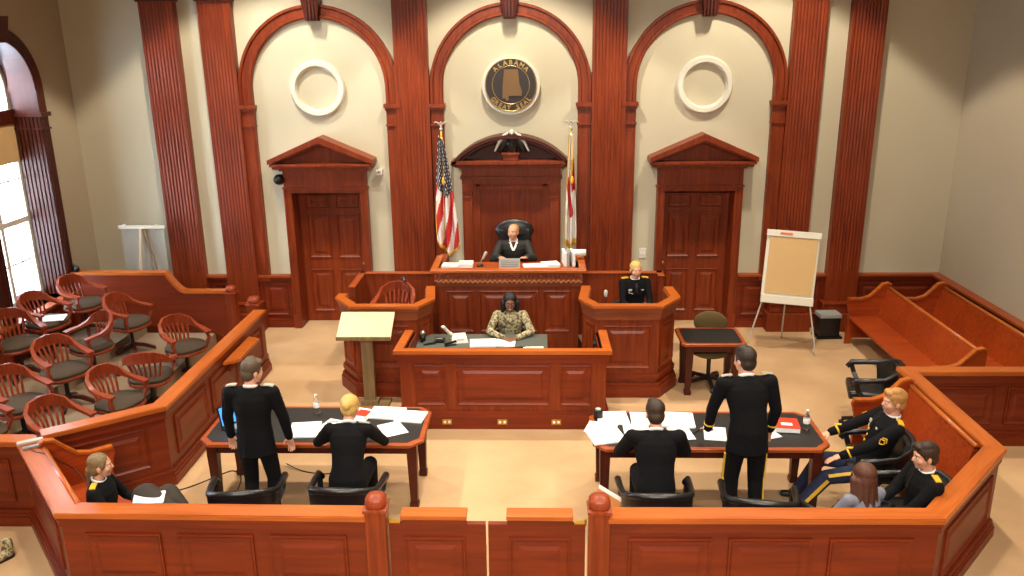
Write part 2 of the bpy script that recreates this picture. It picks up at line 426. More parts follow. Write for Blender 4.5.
    rings = [(pel+V((0, 0, -.13)), RB, .165, .125), (pel+V((0, 0, -.05)), RB, .178, .135), (pel+V((0, 0, .05)), RB, .172, .13), (waist, RT, .16*cw, .12), (F0(.1), RT, .163*cw, .12),
             (F0(.2), RT, .186*cw, .13), (F0(.28), RT, .19*cw, .125), (F0(.345), RT, .16*cw, .10), (F0(.385), RT, .085, .07)]
    vs = []; fs = []; n = 20
    for c, R, rx, ry in rings:
        for k in range(n): vs.append(c+R @ V((rx*cos(2*pi*k/n), ry*sin(2*pi*k/n), 0)))
    for i in range(len(rings)-1):
        for k in range(n): d = (k+1) % n; fs.append((i*n+k, i*n+d, (i+1)*n+d, (i+1)*n+k))
    fs += [tuple(reversed(range(n))), tuple(range((len(rings)-1)*n, len(rings)*n))]
    j.add(vs, fs); j.caps(sh[1]-RT @ V((.01, 0, .01)), sh[-1]-RT @ V((-.01, 0, .01)), .066*cw, .066*cw)
    if fem: j.ell(chest+RT @ V((0, .065, .0)), (.13, .07, .075), rot=RT)
    j.caps(neck-RT @ V((0, .005, .075)), neck-RT @ V((0, .01, .03)), .1, .072)
    for s in (1, -1): j.caps(neck-RT @ V((0, .008, .045)), sh[s]*.75+neck*.25+RT @ V((0, 0, -.02)), .07, .06)
    if P.get('coat'):
        j.prism([(pel.x+.19*cos(a), pel.y+.145*sin(a)) for a in [2*pi*i/16 for i in range(16)]], pel.z-.14, pel.z+.06, top=[(pel.x+.165*cos(a), pel.y+.13*sin(a)) for a in [2*pi*i/16 for i in range(16)]])
    for s in (1, -1):
        sl = 1.35 if outfit == 'robe' else 1
        j.caps(sh[s], el[s], .067*cw, .053*cw*sl); j.caps(el[s], wr[s]-(wr[s]-el[s]).normalized()*.02, .054*cw*sl, .041*cw*(1.5 if outfit == 'robe' else 1))
    jn = {'robe': 'robe', 'camo': 'camouflage_shirt'}.get(outfit, 'jacket')
    jk = remesh(j, jn, M[O[0]], root, .0085, 3)
    t = MB()
    t.ell(pel+V((0, 0, -.01)), (.168*cw, .128, .13))
    for s in (1, -1):
        t.caps(hp[s], kn[s], .094*cw, .07); t.caps(kn[s], an[s]+V((0, 0, .02)), .07, .056)
    if outfit == 'robe' or 'skirt' in extras:
        t.caps((hp[1]+hp[-1])/2, (kn[1]+kn[-1])/2, .12, .1)
    remesh(t, 'trousers' if 'skirt' not in extras else 'skirt', M[O[1]], root, .0095, 3)
    for s, k in ((1, 'R'), (-1, 'L')):
        c = MB(); fd = V(P.get('t'+k, (s*.15, 1, 0))).normalized(); A = an[s]
        dn = V(P.get('sole', (0, 0, -1)))
        c.caps(A-fd*.03+V((0, 0, -.035)), A+fd*.13+V((0, 0, -.048)), .042, .034); c.ell(A+V((0, 0, -.01)), (.045, .055, .045))
        c.build('shoe', M['blackplastic'], root, True)
    # collar
    if outfit != 'camo':
        c = MB(); N = neck+RT @ V((0, .004, .0)); up = RT @ V((0, .15, 1))
        q = [N+RT @ V((.062*cos(a), .06*sin(a)-.002, .012-.018*sin(a))) for a in [2*pi*i/20 for i in range(20)]]
        c.bar(q, .01, .028, closed=True); co = c.build('shirt_collar', M['shirt'], root, True)
    F = lambda x, y, z: waist+RT @ V((x, y, z))
    def front(z, x=0, off=.004):  # y of the jacket front at height z above waist
        best = 0
        for (cc, r) in (((0, .0, .21), (.178*cw, .12, .19)), ((0, 0, .02), (.155*cw, .118, .16))):
            g = 1-((z-cc[2])/r[2])**2-(x/r[0])**2
            if g > 0: best = max(best, r[1]*math.sqrt(g))
        return best+off
    if 'tie' in extras:
        c = MB(); vs = [F(x, front(z, x, .004), z) for x, z in ((-.045, .355), (.045, .355), (.028, .28), (0, .2), (-.028, .28))]
        vs2 = [p+RT @ V((0, -.03, 0)) for p in vs]; c.add(vs+vs2, [(0, 1, 2, 3, 4), (9, 8, 7, 6, 5)]+[(i, (i+1) % 5, 5+(i+1) % 5, 5+i) for i in range(5)])
        c.build('shirt_front', M['shirt'], root)
        c = MB(); c.bar([F(0, front(z, 0, .012), z) for z in (.345, .29, .22)], .028, .012, up=RT @ V((0, 1, 0))); c.build('necktie', M['blackplastic'], root)
    if 'robeneck' in extras:
        c = MB()
        for s in (1, -1): c.bar([F(s*.055, .05, .385), F(s*.03, front(.33, 0, .01), .33), F(0, front(.27, 0, .012), .27)], .03, .014, up=RT @ V((0, 1, 0)))
        c.build('shirt_front', M['shirt'], root)
    if 'buttons' in extras:
        for z in (.19, .13, .07, .01):
            for x in (0,):
                c = MB(); c.ell(F(.022, front(z, .02, .012), z), (.014, .008, .014), 10, 6, rot=RT); c.build('button', M['gold'], root, True)
    if 'medals' in extras:
        c = MB(); c.bevbox(-.03, .03, -.006, .006, -.016, .016, .003)
        R4 = Matrix.Translation(F(.085, front(.25, .085, .012), .25)) @ RT.to_4x4()
        c.v = [tuple(R4 @ V(p)) for p in c.v]; c.build('ribbon_bar', M['silver'], root)
        c = MB(); c.ell(F(-.085, front(.25, -.085, .012), .25), (.024, .006, .012), 10, 6, rot=RT); c.build('badge', M['silver'], root, True)
        c = MB(); c.bar([F(.05, front(.21, .05, .012), .20), F(.11, front(.21, .11, .012), .215)], .01, .012, up=RT @ V((0, 1, 0))); c.build('name_tape', M['silver'], root)
    if 'boards' in extras or 'boards_silver' in extras:
        mm = M['silver'] if 'boards_silver' in extras else M['gold']
        for s in (1, -1):
            c = MB(); a = sh[s]+RT @ V((-s*.075, -.005, .064*cw+.012)); e = sh[s]+RT @ V((s*.02, -.005, .064*cw+.002))
            c.bar([a, (a+e)/2+RT @ V((0, 0, .004)), e], .05, .012, up=RT @ V((0, 0, 1))); c.build('shoulder_board', mm, root)
    if 'cuffs' in extras:
        for s in (1, -1):
            u = (wr[s]-el[s]).normalized(); c = MB(); p = wr[s]-u*.075
            c.tube([p-u*.008, p+u*.008], .0475*cw, 14); c.build('cuff_stripe', M['gold'], root, True)
    if 'stripe' in extras:
        for s in (1, -1):
            c = MB(); o = V((s, 0, .0))
            def off(p, q, r): 
                d = (q-p).normalized(); x = V((s*.8, 0, .55)); x = (x-d*x.dot(d)).normalized(); return x*r
            c.bar([hp[s]*.6+kn[s]*.4+off(hp[s], kn[s], .083), kn[s]+off(hp[s], kn[s], .074)], .03, .02, up=off(hp[s], kn[s], 1))
            o2 = V((s, 0, 0)); c.bar([kn[s]+o2*.07, an[s]+o2*.058+V((0, 0, .03))], .03, .012, up=V((s, .1, 0)))
            c.build('trouser_stripe', M['gold'], root)
    if 'chevron' in extras:
        for s in (1, -1):
            d = (el[s]-sh[s]).normalized(); o = V((s, -.1, .3)); o = (o-d*o.dot(d)).normalized(); l = d.cross(o)
            p = sh[s]+d*.13+o*.064; c = MB()
            for q in (0, .022): c.bar([p+l*.03+d*(.02+q)-o*.004, p-d*(.005-q)+o*.003, p-l*.03+d*(.02+q)-o*.004], .009, .01, up=o)
            c.tube([p+l*.022+d*.05, p+d*.072, p-l*.022+d*.05], .006, 6); c.build('sleeve_chevron', M['gold'], root)
            u = (wr[s]-el[s]).normalized(); n = V((0, 0, 1)); n = (n-u*n.dot(u)).normalized(); l = u.cross(n)
            c = MB(); p = el[s]+u*.13+n*.05; c.bar([p-l*.02, p+l*.02+u*.05], .022, .008, up=n); c.build('service_stripe', M['gold'], root)
    if 'glasses' in extras:
        c = MB()
        for s in (1, -1): c.tube([H((s*.031+.019*cos(a), .098, .006+.016*sin(a))) for a in [2*pi*i/12 for i in range(12)]], .0018, 5, closed=True); c.tube([H((s*.05, .098, .008)), H((s*.074, .01, .01))], .0018, 5)
        c.build('glasses', M['blackplastic'], root)
    if 'patch' in extras:
        for s in (1,):
            c = MB(); c.bevbox(-.022, .022, -.006, .006, -.02, .02, .004); R4 = Matrix.Translation(F(.07, front(.22, .07, .01), .22)) @ RT.to_4x4(); c.v = [tuple(R4 @ V(p)) for p in c.v]; c.build('name_tape', M['cushion'], root)
    return root, dict(sh=sh, el=el, wr=wr, kn=kn, an=an, head=head, waist=waist)

def sit(**k):
    d = dict(pelvis=(0, 0, .56), fR=(.11, .46, .1), fL=(-.11, .46, .1), hR=(.16, .38, .72), hL=(-.16, .38, .72), kR=(.06, 1, .6), kL=(-.06, 1, .6))
    d.update(k); return d

# counsel standing at the left table, back to us
person('person', 'standing man in black dress jacket with white shoulder boards at the left counsel table', (-2.28, -6.2, 0), 0,
       dict(pelvis=(0, 0, .95), lean=.05, yaw=-.75, nod=.15, hR=(.3, .14, .80), hL=(-.3, .16, .82), fR=(.1, .02, .09), fL=(-.1, -.03, .09), eR=(.8, -.6, 0), eL=(-.8, -.6, 0), coat=1, curl=.6),
       hairm='hair_grey', extras=('boards_silver',), scale=1.015)
# blonde counsel seated at the left table
person('person', 'seated blonde woman with pinned-up hair and black jacket writing at the left counsel table', (-1.38, -6.36, 0), .0,
       sit(lean=.42, nod=.35, yaw=-.1, hR=(.1, .50, .82), hL=(-.16, .48, .82), eR=(1, -.1, -.7), eL=(-1, -.1, -.7), dR=(-1, .5, -.05), dL=(.6, 1, -.05), coat=0), hair='bun', hairm='hair_blond', sex='f', extras=('boards_silver',), scale=1.06)
# seated man right table
person('person', 'seated brown-haired man in plain black jacket reading papers at the right counsel table', (1.5, -6.47, 0), .0,
       sit(lean=.32, nod=.3, hR=(.1, .43, .82), hL=(-.1, .43, .82), eR=(1, -.1, -.8), eL=(-1, -.1, -.8)), hairm='hair_brown', scale=1.06)
# standing man right table leaning on his left hand
person('person', 'standing man in black dress coat resting one hand on the right counsel table', (2.38, -6.18, 0), .0,
       dict(pelvis=(0, -.02, .96), lean=.26, side=-.06, yaw=.55, nod=.1, hL=(-.31, .23, .84), eL=(-.9, -.4, .1), dL=(-.1, 1, -.35), hR=(.24, .16, .92), eR=(.9, -.7, -.1), fR=(.12, -.02, .09), fL=(-.1, .02, .09), coat=1, curl=.3),
       hairm='hair_dark', extras=('boards_silver', 'cuffs', 'stripe'), scale=1.065)
# woman on the left corner pew
person('person', 'seated woman with tied-back hair and black jacket in the near left corner of the rail', (-3.44, -6.93, 0), radians(-78),
       sit(pelvis=(0, 0, .46), lean=.04, yaw=.15, nod=.05, hR=(.13, .36, .66), hL=(-.1, .38, .66), fR=(.1, .5, .08), fL=(-.02, .55, .1)), hair='tied', hairm='hair_ash', sex='f', extras=('boards',), scale=.95)
# soldier sitting on the right, leaning back
person('person', 'seated soldier with gold sleeve chevrons and gold-striped trousers leaning back beside the right pew', (3.73, -5.84, 0), radians(84),
       sit(pelvis=(0, .02, .50), lean=-.3, yaw=.15, nod=.0, hR=(.14, .54, .66), hL=(-.22, .46, .62), fR=(.16, .62, .09), fL=(-.2, .70, .09), eR=(.7, -.2, -.5), eL=(-.7, -.3, -.4), curl=.35),
       hairm='hair_sand', outfit='blue', extras=('tie', 'buttons', 'medals', 'boards', 'cuffs', 'stripe', 'chevron'), scale=1.055)
# second soldier, near right corner
person('person', 'seated dark-haired young man in black uniform jacket in the near right corner of the rail', (3.73, -6.84, 0), radians(88),
       sit(pelvis=(0, .0, .49), lean=-.02, yaw=.05, nod=.1, hR=(.08, .36, .62), hL=(-.1, .36, .62)), hairm='hair_brown', extras=('boards', 'tie'))
# long-haired woman
person('person', 'seated woman with long brown hair and grey knit top behind the near right rail', (3.17, -7.03, 0), radians(22),
       sit(pelvis=(0, 0, .46), lean=.05, yaw=.1, nod=.1, hR=(.1, .34, .6), hL=(-.2, .36, .62)), hair='long', hairm='hair_auburn', outfit='grey', sex='f', scale=.93)
# judge
person('person', 'judge in black robe with white collar seated behind the tall bench', (.05, -1.04, .60), radians(180),
       sit(pelvis=(0, 0, .55), lean=.06, yaw=-.4, nod=-.05, hR=(.2, .42, .91), hL=(-.2, .42, .91), eR=(.8, -.3, -1.2), eL=(-.8, -.3, -1.2)), hair='receding', hairm='hair_sand', outfit='robe', extras=('robeneck',))
# clerk in camouflage
person('person', 'smiling woman in camouflage uniform seated at the clerk desk below the bench', (.04, -2.56, -.05), radians(180),
       sit(pelvis=(0, -.02, .55), lean=.18, yaw=.05, nod=.12, hR=(.07, .42, .83), hL=(-.09, .42, .83), eR=(1, -.2, -.2), eL=(-1, -.2, -.2), dR=(-.7, .6, 0), dL=(.7, .6, 0)), skin='skin_dark', hair='curly', hairm='hair_black', outfit='camo', sex='f', extras=('glasses', 'patch', 'smile'), scale=1.04)
# witness
person('person', 'blonde woman in black uniform with gold shoulder boards seated in the right witness stand', (1.80, -1.9, .25), radians(186),
       sit(pelvis=(0, 0, .54), lean=.02, yaw=.1, nod=.05, hR=(.1, .36, .68), hL=(-.1, .36, .68)), hair='bun', hairm='hair_blond', sex='f', extras=('boards', 'tie', 'medals'))

# ------------------------------------------------------------------ ROOM SHELL
XL, XR, YB, ZC = -6.9, 6.92, -16.0, 7.4
def plane_box(name, x0, x1, y0, y1, z0, z1, m): return struct(MB().box(x0, x1, y0, y1, z0, z1).build(name, m))
plane_box('floor', XL-.4, XR+.2, YB, .4, -.1, 0, M['carpet'])
plane_box('ceiling', XL-.4, XR+.2, YB, .4, ZC, ZC+.1, M['ceiling'])
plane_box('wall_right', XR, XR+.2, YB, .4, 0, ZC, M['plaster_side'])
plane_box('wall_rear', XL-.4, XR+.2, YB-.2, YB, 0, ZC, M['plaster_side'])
# back wall with two door recesses
ARX = 2.975; DW = .565; DZ = 2.29
b = MB()
xs = [XL-.4, -ARX-DW, -ARX+DW, ARX-DW, ARX+DW, XR+.2]
WF = -.14
for i in (0, 2, 4): b.box(xs[i], xs[i+1], WF, .4, 0, ZC)
for i in (1, 3): b.box(xs[i], xs[i+1], WF, .4, DZ, ZC); b.box(xs[i], xs[i+1], .3, .4, 0, DZ)
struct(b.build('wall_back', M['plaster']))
# left wall with two arched windows (the second further towards the viewer)
WY = [-1.90, -5.3]; WR = .70; WZ0 = .9; WSP = 3.97; WIM = 3.62; XG = -7.28
def arch_wall():
    b = MB(); edges = sorted(WY)
    y = YB; x0, x1 = XL-.45, XL
    def blk(ya, yb, za, zb): b.box(x0, x1, ya, yb, za, zb)
    for wy in edges:
        blk(y, wy-WR, 0, ZC); blk(wy-WR, wy+WR, 0, WZ0)
        n = 20
        for k in range(n):
            a0 = pi*k/n; a1 = pi*(k+1)/n
            p = [(wy+WR*cos(a0), WSP+WR*sin(a0)), (wy+WR*cos(a1), WSP+WR*sin(a1))]
            q = [p[0], (p[0][0], ZC), (p[1][0], ZC), p[1]]
            vs = [(x1, a, c) for a, c in q]+[(x0, a, c) for a, c in q]
            b.add(vs, [(0, 1, 2, 3), (7, 6, 5, 4), (0, 3, 7, 4), (1, 5, 6, 2)])
        y = wy+WR
    blk(y, .4, 0, ZC)
    return b
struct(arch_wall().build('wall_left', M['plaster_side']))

# windows
for n, wy in enumerate(WY):
    fr = MB(); X = XG
    for yy in (wy-WR+.035, wy+WR-.035, wy-.0): fr.box(X-.03, X+.03, yy-.035, yy+.035, WZ0, WSP+(.6 if yy == wy else 0))
    for yy in (wy-WR/2, wy+WR/2): fr.box(X-.015, X+.015, yy-.012, yy+.012, WZ0, WSP)
    for z in (WZ0+.04, 2.1, 3.3): fr.box(X-.035, X+.035, wy-WR, wy+WR, z-.04, z+.04)
    for z in (1.5, 2.7): fr.box(X-.015, X+.015, wy-WR, wy+WR, z-.012, z+.012)
    pts = [(X, wy+(WR-.03)*cos(pi*k/20), WSP+(WR-.03)*sin(pi*k/20)) for k in range(21)]
    fr.bar(pts, .06, .06, up=V((1, 0, 0)))
    for a in (pi/4, 3*pi/4): fr.bar([(X, wy, WSP), (X, wy+WR*cos(a), WSP+WR*sin(a))], .025, .025, up=V((1, 0, 0)))
    wobj = struct(fr.build('window_%d' % (n+1), M['white']))
    g = MB(); poly = [(wy-WR+.03, WZ0), (wy+WR-.03, WZ0)]+[(wy+(WR-.03)*cos(pi*k/20), WSP+(WR-.03)*sin(pi*k/20)) for k in range(21)]
    vs = [(X-.003, a, c) for a, c in poly]+[(X+.003, a, c) for a, c in poly]; k = len(poly)
    g.add(vs, [tuple(range(k)), tuple(reversed(range(k, 2*k)))]+[(i, (i+1) % k, k+(i+1) % k, k+i) for i in range(k)])
    g.build('glass', M['pane'], wobj)
    MB().box(X-.03, X+.08, wy-WR, wy+WR, 3.50, 3.70).build('transom', M['darkwood'], wobj)
    MB().box(X+.03, X+.05, wy-WR+.04, wy+WR-.04, 2.95, 3.5).build('roller_blind', M['kraft'], wobj)
    # dark wood casing with fluted jambs and keystone
    c = thing('window_casing', 'dark wooden arched casing with fluted jambs around the %s window' % ('bright left-wall' if n == 0 else 'second left-wall'), 'window casing', (XL, wy, 0))
    D = XG-XL; RO2 = .88
    for s in (-1, 1):
        prof = []; nn = 4; wdt = (RO2-WR)/nn
        for k in range(nn): prof += [(WR+k*wdt, .06), (WR+k*wdt+.01, .08), (WR+(k+1)*wdt-.014, .08), (WR+(k+1)*wdt-.008, .06)]
        # fluted reveal lining facing the opening
        rev = []
        for k in range(6):
            x = D+.05+k*(-D-.02)/6; rev += [(x, WR-.012), (x+.012, WR-.028), (x+.045, WR-.028), (x+.055, WR-.012)]
        poly = [(D+.04, s*(WR))]+[(x, s*q) for x, q in rev]+[(.06, s*(WR-.012))]+[(d, s*q) for q, d in prof]+[(0.0, s*RO2), (0.0, s*(WR+.001))]
        if s > 0: poly = poly[::-1]
        j = MB(); j.prism(poly, .9, WIM); j.build('jamb', M['darkwood'], c)
        j = MB(); j.box(D+.03, .11, min(s*(WR-.05), s*(RO2+.03)), max(s*(WR-.05), s*(RO2+.03)), WIM-.03, WIM+.03); j.box(D+.03, .09, min(s*(WR-.03), s*(RO2+.015)), max(s*(WR-.03), s*(RO2+.015)), WIM-.22, WIM-.19)
        j.v = [(x, y, z) for x, y, z in j.v]; j.build('impost', M['darkwood'], c)
        j = MB(); a_, c_ = sorted((s*(WR-.012), s*RO2)); j.box(D+.04, .07, a_, c_, WIM, WSP); j.build('upper_jamb', M['darkwood'], c)
    a = MB(); RM = .79; pts = [(.0, RM*cos(pi*k/36), WSP+RM*sin(pi*k/36)) for k in range(37)]
    a.sweep(pts, lambda i: [(-.10, D+.04), (.0, D+.04), (.0, 0), (.09, 0), (.09, .07), (.06, .085), (.0, .06), (-.07, .08), (-.10, .06)], up=V((1, 0, 0))); a.build('arch', M['darkwood'], c)
    kb = MB(); kb.prism([(0, -.09), (.16, -.09), (.16, .09), (0, .09)], WSP+.66, WSP+1.0, top=[(0, -.13), (.2, -.13), (.2, .13), (0, .13)]); kb.build('keystone', M['darkwood'], c)
    kb = MB(); kb.bevbox(D, .14, -.9, .9, WZ0-.06, WZ0, .01); kb.build('sill', M['darkwood'], c)

# arches on the back wall
AZ = 3.9; RI, RO = 1.04, 1.24
def arch_trim(n, x):
    b = MB()
    prof = [(-.1, 0), (-.1, -.075), (-.085, -.09), (-.05, -.09), (-.04, -.07), (.05, -.07), (.06, -.1), (.1, -.1), (.1, 0)]
    pts = [(x+1.14*cos(pi*k/48), 0, AZ+1.14*sin(pi*k/48)) for k in range(49)]
    pts = [(x+1.14, 0, 3.66)]+pts+[(x-1.14, 0, 3.66)]
    b.sweep(pts, lambda i: [(q[0], -q[1]) for q in prof], up=V((0, -1, 0)))
    o = struct(b.build('trim_%d' % n, M['wood'], None, True, radians(25))); o.location = (0, WF, 0)
    for s in (-1, 1):
        j = MB(); a, c = sorted((x+s*RI, x+s*RO)); j.box(a, c, -.09, 0, .8, 3.66); j.box(a+.03, c-.03, -.1, -.09, 1.0, 3.2)
        j.build('arch_jamb', M['wood'], o)
        j = MB(); j.box(a-.03, c+.03, -.15, 0, 3.6, 3.66); j.box(a-.015, c+.015, -.12, 0, 3.56, 3.6); j.box(a-.01, c+.01, -.12, 0, 3.32, 3.35); j.build('impost', M['wood'], o)
    k = MB(); k.prism([(x-.09, -.2), (x+.09, -.2), (x+.09, 0), (x-.09, 0)], AZ+1.0, AZ+1.34, top=[(x-.14, -.24), (x+.14, -.24), (x+.14, 0), (x-.14, 0)])
    for q in (-.05, 0, .05): k.box(x+q-.012, x+q+.012, -.245, -.2, AZ+1.02, AZ+1.3)
    k.build('keystone', M['darkwood'], o)
for i, x in enumerate((-ARX, 0, ARX)): arch_trim(i+1, x)

# pilasters
def pilaster(x, w, label, plinth=True):
    t = thing('pilaster', label, 'pilaster', (x, 0, 0))
    D = -.28; n = 9; m = .03; p = (w-2*m)/n
    poly = [(-w/2, 0), (-w/2, D)]
    for k in range(n):
        a = -w/2+m+k*p
        for q in range(5): th = pi*q/4; poly.append((a+p*.5-p*.36*cos(th), D+.009*sin(th)))
    poly += [(w/2, D), (w/2, 0)]
    MB().prism(poly, .98, 5.2).build('shaft', M['wood'], t)
    f = MB(); f.box(-w/2, w/2, D, 0, .45, .98); f.build('pedestal', M['wood'], t)
    c = MB()
    for e, z0, z1 in ((.03, 5.2, 5.25), (.0, 5.25, 5.5), (.05, 5.5, 5.6), (.1, 5.6, 5.7)): c.box(-w/2-e, w/2+e, D-e, 0, z0, z1)
    c.build('capital', M['darkwood'], t)
    c = MB(); c.box(-w/2-.05, w/2+.05, D-.12, 0, .31, .45); c.bevbox(-w/2-.06, w/2+.06, D-.13, 0, .43, .46, .008); c.bevbox(-w/2-.1, w/2+.1, D-.2, 0, 0, .3, .008); c.build('plinth', M['wood'], t)
    # plaster wall continues above as plain frieze
for x, w, l in ((-5.34, .53, 'leftmost fluted wooden pilaster near the window wall'), (-4.46, .5, 'fluted wooden pilaster left of the left door arch'), (-1.51, .52, 'fluted wooden pilaster between left arch and centre arch'),
                (1.51, .52, 'wooden pilaster between centre arch and right arch'), (4.47, .5, 'wooden pilaster right of the right door arch behind the flip chart'), (5.33, .5, 'rightmost wooden pilaster near the right wall and pews')):
    pilaster(x, w, l)

# wainscot sections (x0,x1) on the back wall
def wainscot(i, x0, x1, npan):
    b = MB(); b.box(x0, x1, -.18, 0, .12, .86); b.box(x0, x1, -.26, 0, 0, .1); b.box(x0, x1, -.235, 0, .1, .135)
    b.box(x0, x1, -.205, 0, .80, .86)
    o = struct(b.build('trim_%d' % (10+i), M['woodh']))
    c = MB(); c.bevbox(x0, x1, -.24, 0, .86, .905, .008); c.build('chair_rail', M['tableedge'], o)
    if npan:
        w = (x1-x0)/npan
        for k in range(npan):
            p = MB(); p.panel(x0+k*w+.08, x0+(k+1)*w-.08, .2, .75, -.18); p.build('raised_panel', M['woodh'], o)
i = 0
for x0, x1, n in ((XL, -5.6, 1), (-5.08, -4.7, 1), (-4.22, -3.67, 1), (-2.33, -1.77, 1), (-1.25, -.78, 1), (.78, 1.25, 1), (1.77, 2.33, 1), (3.67, 4.23, 1), (4.71, 5.09, 1), (5.57, XR, 1)):
    wainscot(i, x0, x1, n); i += 1
# right wall wainscot, left wall wainscot
def side_wainscot(i, x, s, y0, y1, n):
    b = MB(T(x, 0, 0, pi/2 if s < 0 else -pi/2))
    a, c = (y0, y1) if s < 0 else (-y1, -y0)
    b.box(a, c, 0, .18, .12, .86) if 0 else None
    b.box(a, c, -.14+.14, .16, .12, .86) if 0 else None
    return b
for nm, xx, sg in (('trim_30', XR, -1), ('trim_31', XL, 1)):
    b = MB(); lo = lambda d: sorted((xx, xx+sg*d))
    for d, z0, z1 in ((.1, .12, .86), (.17, 0, .1), (.14, .1, .135), (.12, .8, .86)):
        a, c = lo(d)
        if sg < 0: b.box(a, c, YB, 0, z0, z1)
        else: b.box(a, c, YB, -.24, z0, z1)
    o = struct(b.build(nm, M['woodh']))
    a, c = lo(.15); MB().bevbox(a, c, YB, -.24, .86, .905, .008).build('chair_rail', M['tableedge'], o)
    for k in range(8):
        p = MB(T(xx+sg*.1, 0, 0, pi/2 if sg > 0 else -pi/2)); y = -.4-k*1.25
        if sg > 0: p.panel(y-1.1, y, .2, .75, 0, -1)
        else: p.panel(-y, -y+1.1, .2, .75, 0, -1)
        p.build('raised_panel', M['woodh'], o)

# doors with pedimented casings
def door(n, x):
    b = MB(); w = DW-.016; Y = .11
    b.box(x-w, x+w, Y, Y+.05, 0.01, DZ-.016)
    o = struct(b.build('door_%d' % n, M['wood']))
    for a, c in ((x-w+.12, x-.06), (x+.06, x+w-.12)):
        for z0, z1 in ((.18, .92), (1.12, 1.86), (1.95, 2.18)):
            MB().panel(a, c, z0, z1, Y, -1, .02).build('door_panel', M['wood'], o)
    k = MB(); kx = x+(w-.06)*(1 if x < 0 else -1); k.ell((kx, Y-.05, 1.03), (.028, .024, .028)); k.caps((kx, Y, 1.03), (kx, Y-.04, 1.03), .012, .012); k.build('door_knob', M['brass'], o, True)
    return o
door(1, -ARX); door(2, ARX)
def casing(x, label):
    t = thing('door_casing', label, 'door casing', (x, -.06, 0))
    for s in (-1, 1):
        b = MB(); a, c = sorted((s*DW, s*(DW+.1))); b.box(a, c, -.2, .0, .24, DZ); q0, q1 = sorted((s*(DW-.014), s*(DW+.02))); b.box(q0, q1, -.195, .17, 0, DZ-.014); b.box(a-.012, c+.012, -.24, .0, 0, .24)
        e = s*(DW+.085); b.box(min(e, e+s*.02), max(e, e+s*.02), -.225, 0, .24, DZ+.04); b.build('jamb', M['wood'], t)
    b = MB(); b.box(-DW-.1, DW+.1, -.2, .0, DZ, DZ+.06); b.box(-DW, DW, -.195, .17, DZ-.014, DZ+.01); b.box(-DW-.12, DW+.12, -.23, 0, DZ+.05, DZ+.08); b.build('lintel', M['wood'], t)
    b = MB(); b.box(-DW-.1, DW+.1, -.2, 0, DZ+.08, DZ+.37); b.build('frieze', M['wood'], t)
    b = MB(); b.box(-.70, .70, -.27, 0, 2.64, 2.68); b.box(-.78, .78, -.36, 0, 2.68, 2.72); b.bevbox(-.81, .81, -.40, 0, 2.72, 2.765, .008); b.build('cornice', M['wood'], t)
    b = MB(); hgt = .36
    for s in (-1, 1):
        p = [(s*.83, 2.76), (s*.83, 2.83), (0, 2.83+hgt), (0, 2.73+hgt)]
        vs = [(q[0], -.42, q[1]) for q in p]+[(q[0], 0, q[1]) for q in p]
        b.add(vs, [(0, 1, 2, 3), (7, 6, 5, 4), (0, 4, 5, 1), (1, 5, 6, 2), (2, 6, 7, 3), (3, 7, 4, 0)])
        p = [(s*.80, 2.765), (s*.74, 2.765), (0, 2.69+hgt), (0, 2.74+hgt)]
        vs = [(q[0], -.36, q[1]) for q in p]+[(q[0], 0, q[1]) for q in p]
        b.add(vs, [(0, 1, 2, 3), (7, 6, 5, 4), (0, 4, 5, 1), (1, 5, 6, 2), (2, 6, 7, 3), (3, 7, 4, 0)])
    b.build('pediment', M['wood'], t)
    b = MB(); p = [(-.74, 2.765), (.74, 2.765), (0, 2.7+hgt)]
    vs = [(q[0], -.2, q[1]) for q in p]+[(q[0], 0, q[1]) for q in p]
    b.add(vs, [(0, 1, 2), (5, 4, 3), (0, 1, 4, 3), (1, 2, 5, 4), (2, 0, 3, 5)]); b.build('tympanum', M['wood'], t)
casing(-ARX, 'triangular pedimented wooden casing around the left six-panel door')
casing(ARX, 'triangular pedimented wooden casing around the right six-panel door')

# centre doorcase with curved pediment behind the judge
t = thing('bench_backdrop', 'tall wooden surround with curved pediment on the wall behind the judge', 'wall surround', (0, -.10, 0))
MB().box(-.5, .5, -.14, 0, .3, 2.34).build('back_panel', M['wood'], t)
for s in (-1, 1):
    b = MB(); a, c = sorted((s*.5, s*.78)); b.box(a, c, -.18, 0, .3, 2.46); a, c = sorted((s*.62, s*.75)); b.box(a, c, -.24, 0, .5, 2.3); b.box(a-.02, c+.02, -.27, 0, 2.3, 2.42); b.box(a-.01, c+.01, -.26, 0, 2.2, 2.23); b.build('side_column', M['wood'], t)
b = MB(); b.box(-.5, .5, -.2, 0, 2.32, 2.38); b.box(-.56, .56, -.18, 0, 2.38, 2.5); b.box(-.78, .78, -.24, 0, 2.42, 2.72); b.box(-.8, .8, -.28, 0, 2.5, 2.54); b.build('frieze', M['wood'], t)
b = MB(); b.box(-.84, .84, -.34, 0, 2.70, 2.75); b.bevbox(-.92, .92, -.46, 0, 2.75, 2.81, .008); b.build('cornice', M['wood'], t)
b = MB(); R = 1.2; zc = 3.2-R; a0 = math.acos(.93/ R)
pts = [((R-.05)*cos(a0+(pi-2*a0)*k/30), 0, zc+(R-.05)*sin(a0+(pi-2*a0)*k/30)) for k in range(31)]
b.sweep(pts, lambda i: [(-.05, 0), (-.05, .36), (-.02, .36), (0, .46), (.05, .46), (.05, 0)], up=V((0, -1, 0))); b.build('curved_pediment', M['darkwood'], t)
b = MB(); n = 24; ps = [((R-.08)*cos(a0+(pi-2*a0)*k/n), zc+(R-.08)*sin(a0+(pi-2*a0)*k/n)) for k in range(n+1)]
vs = [(x, -.16, z) for x, z in ps]+[(x, 0, z) for x, z in ps]; m = n+1
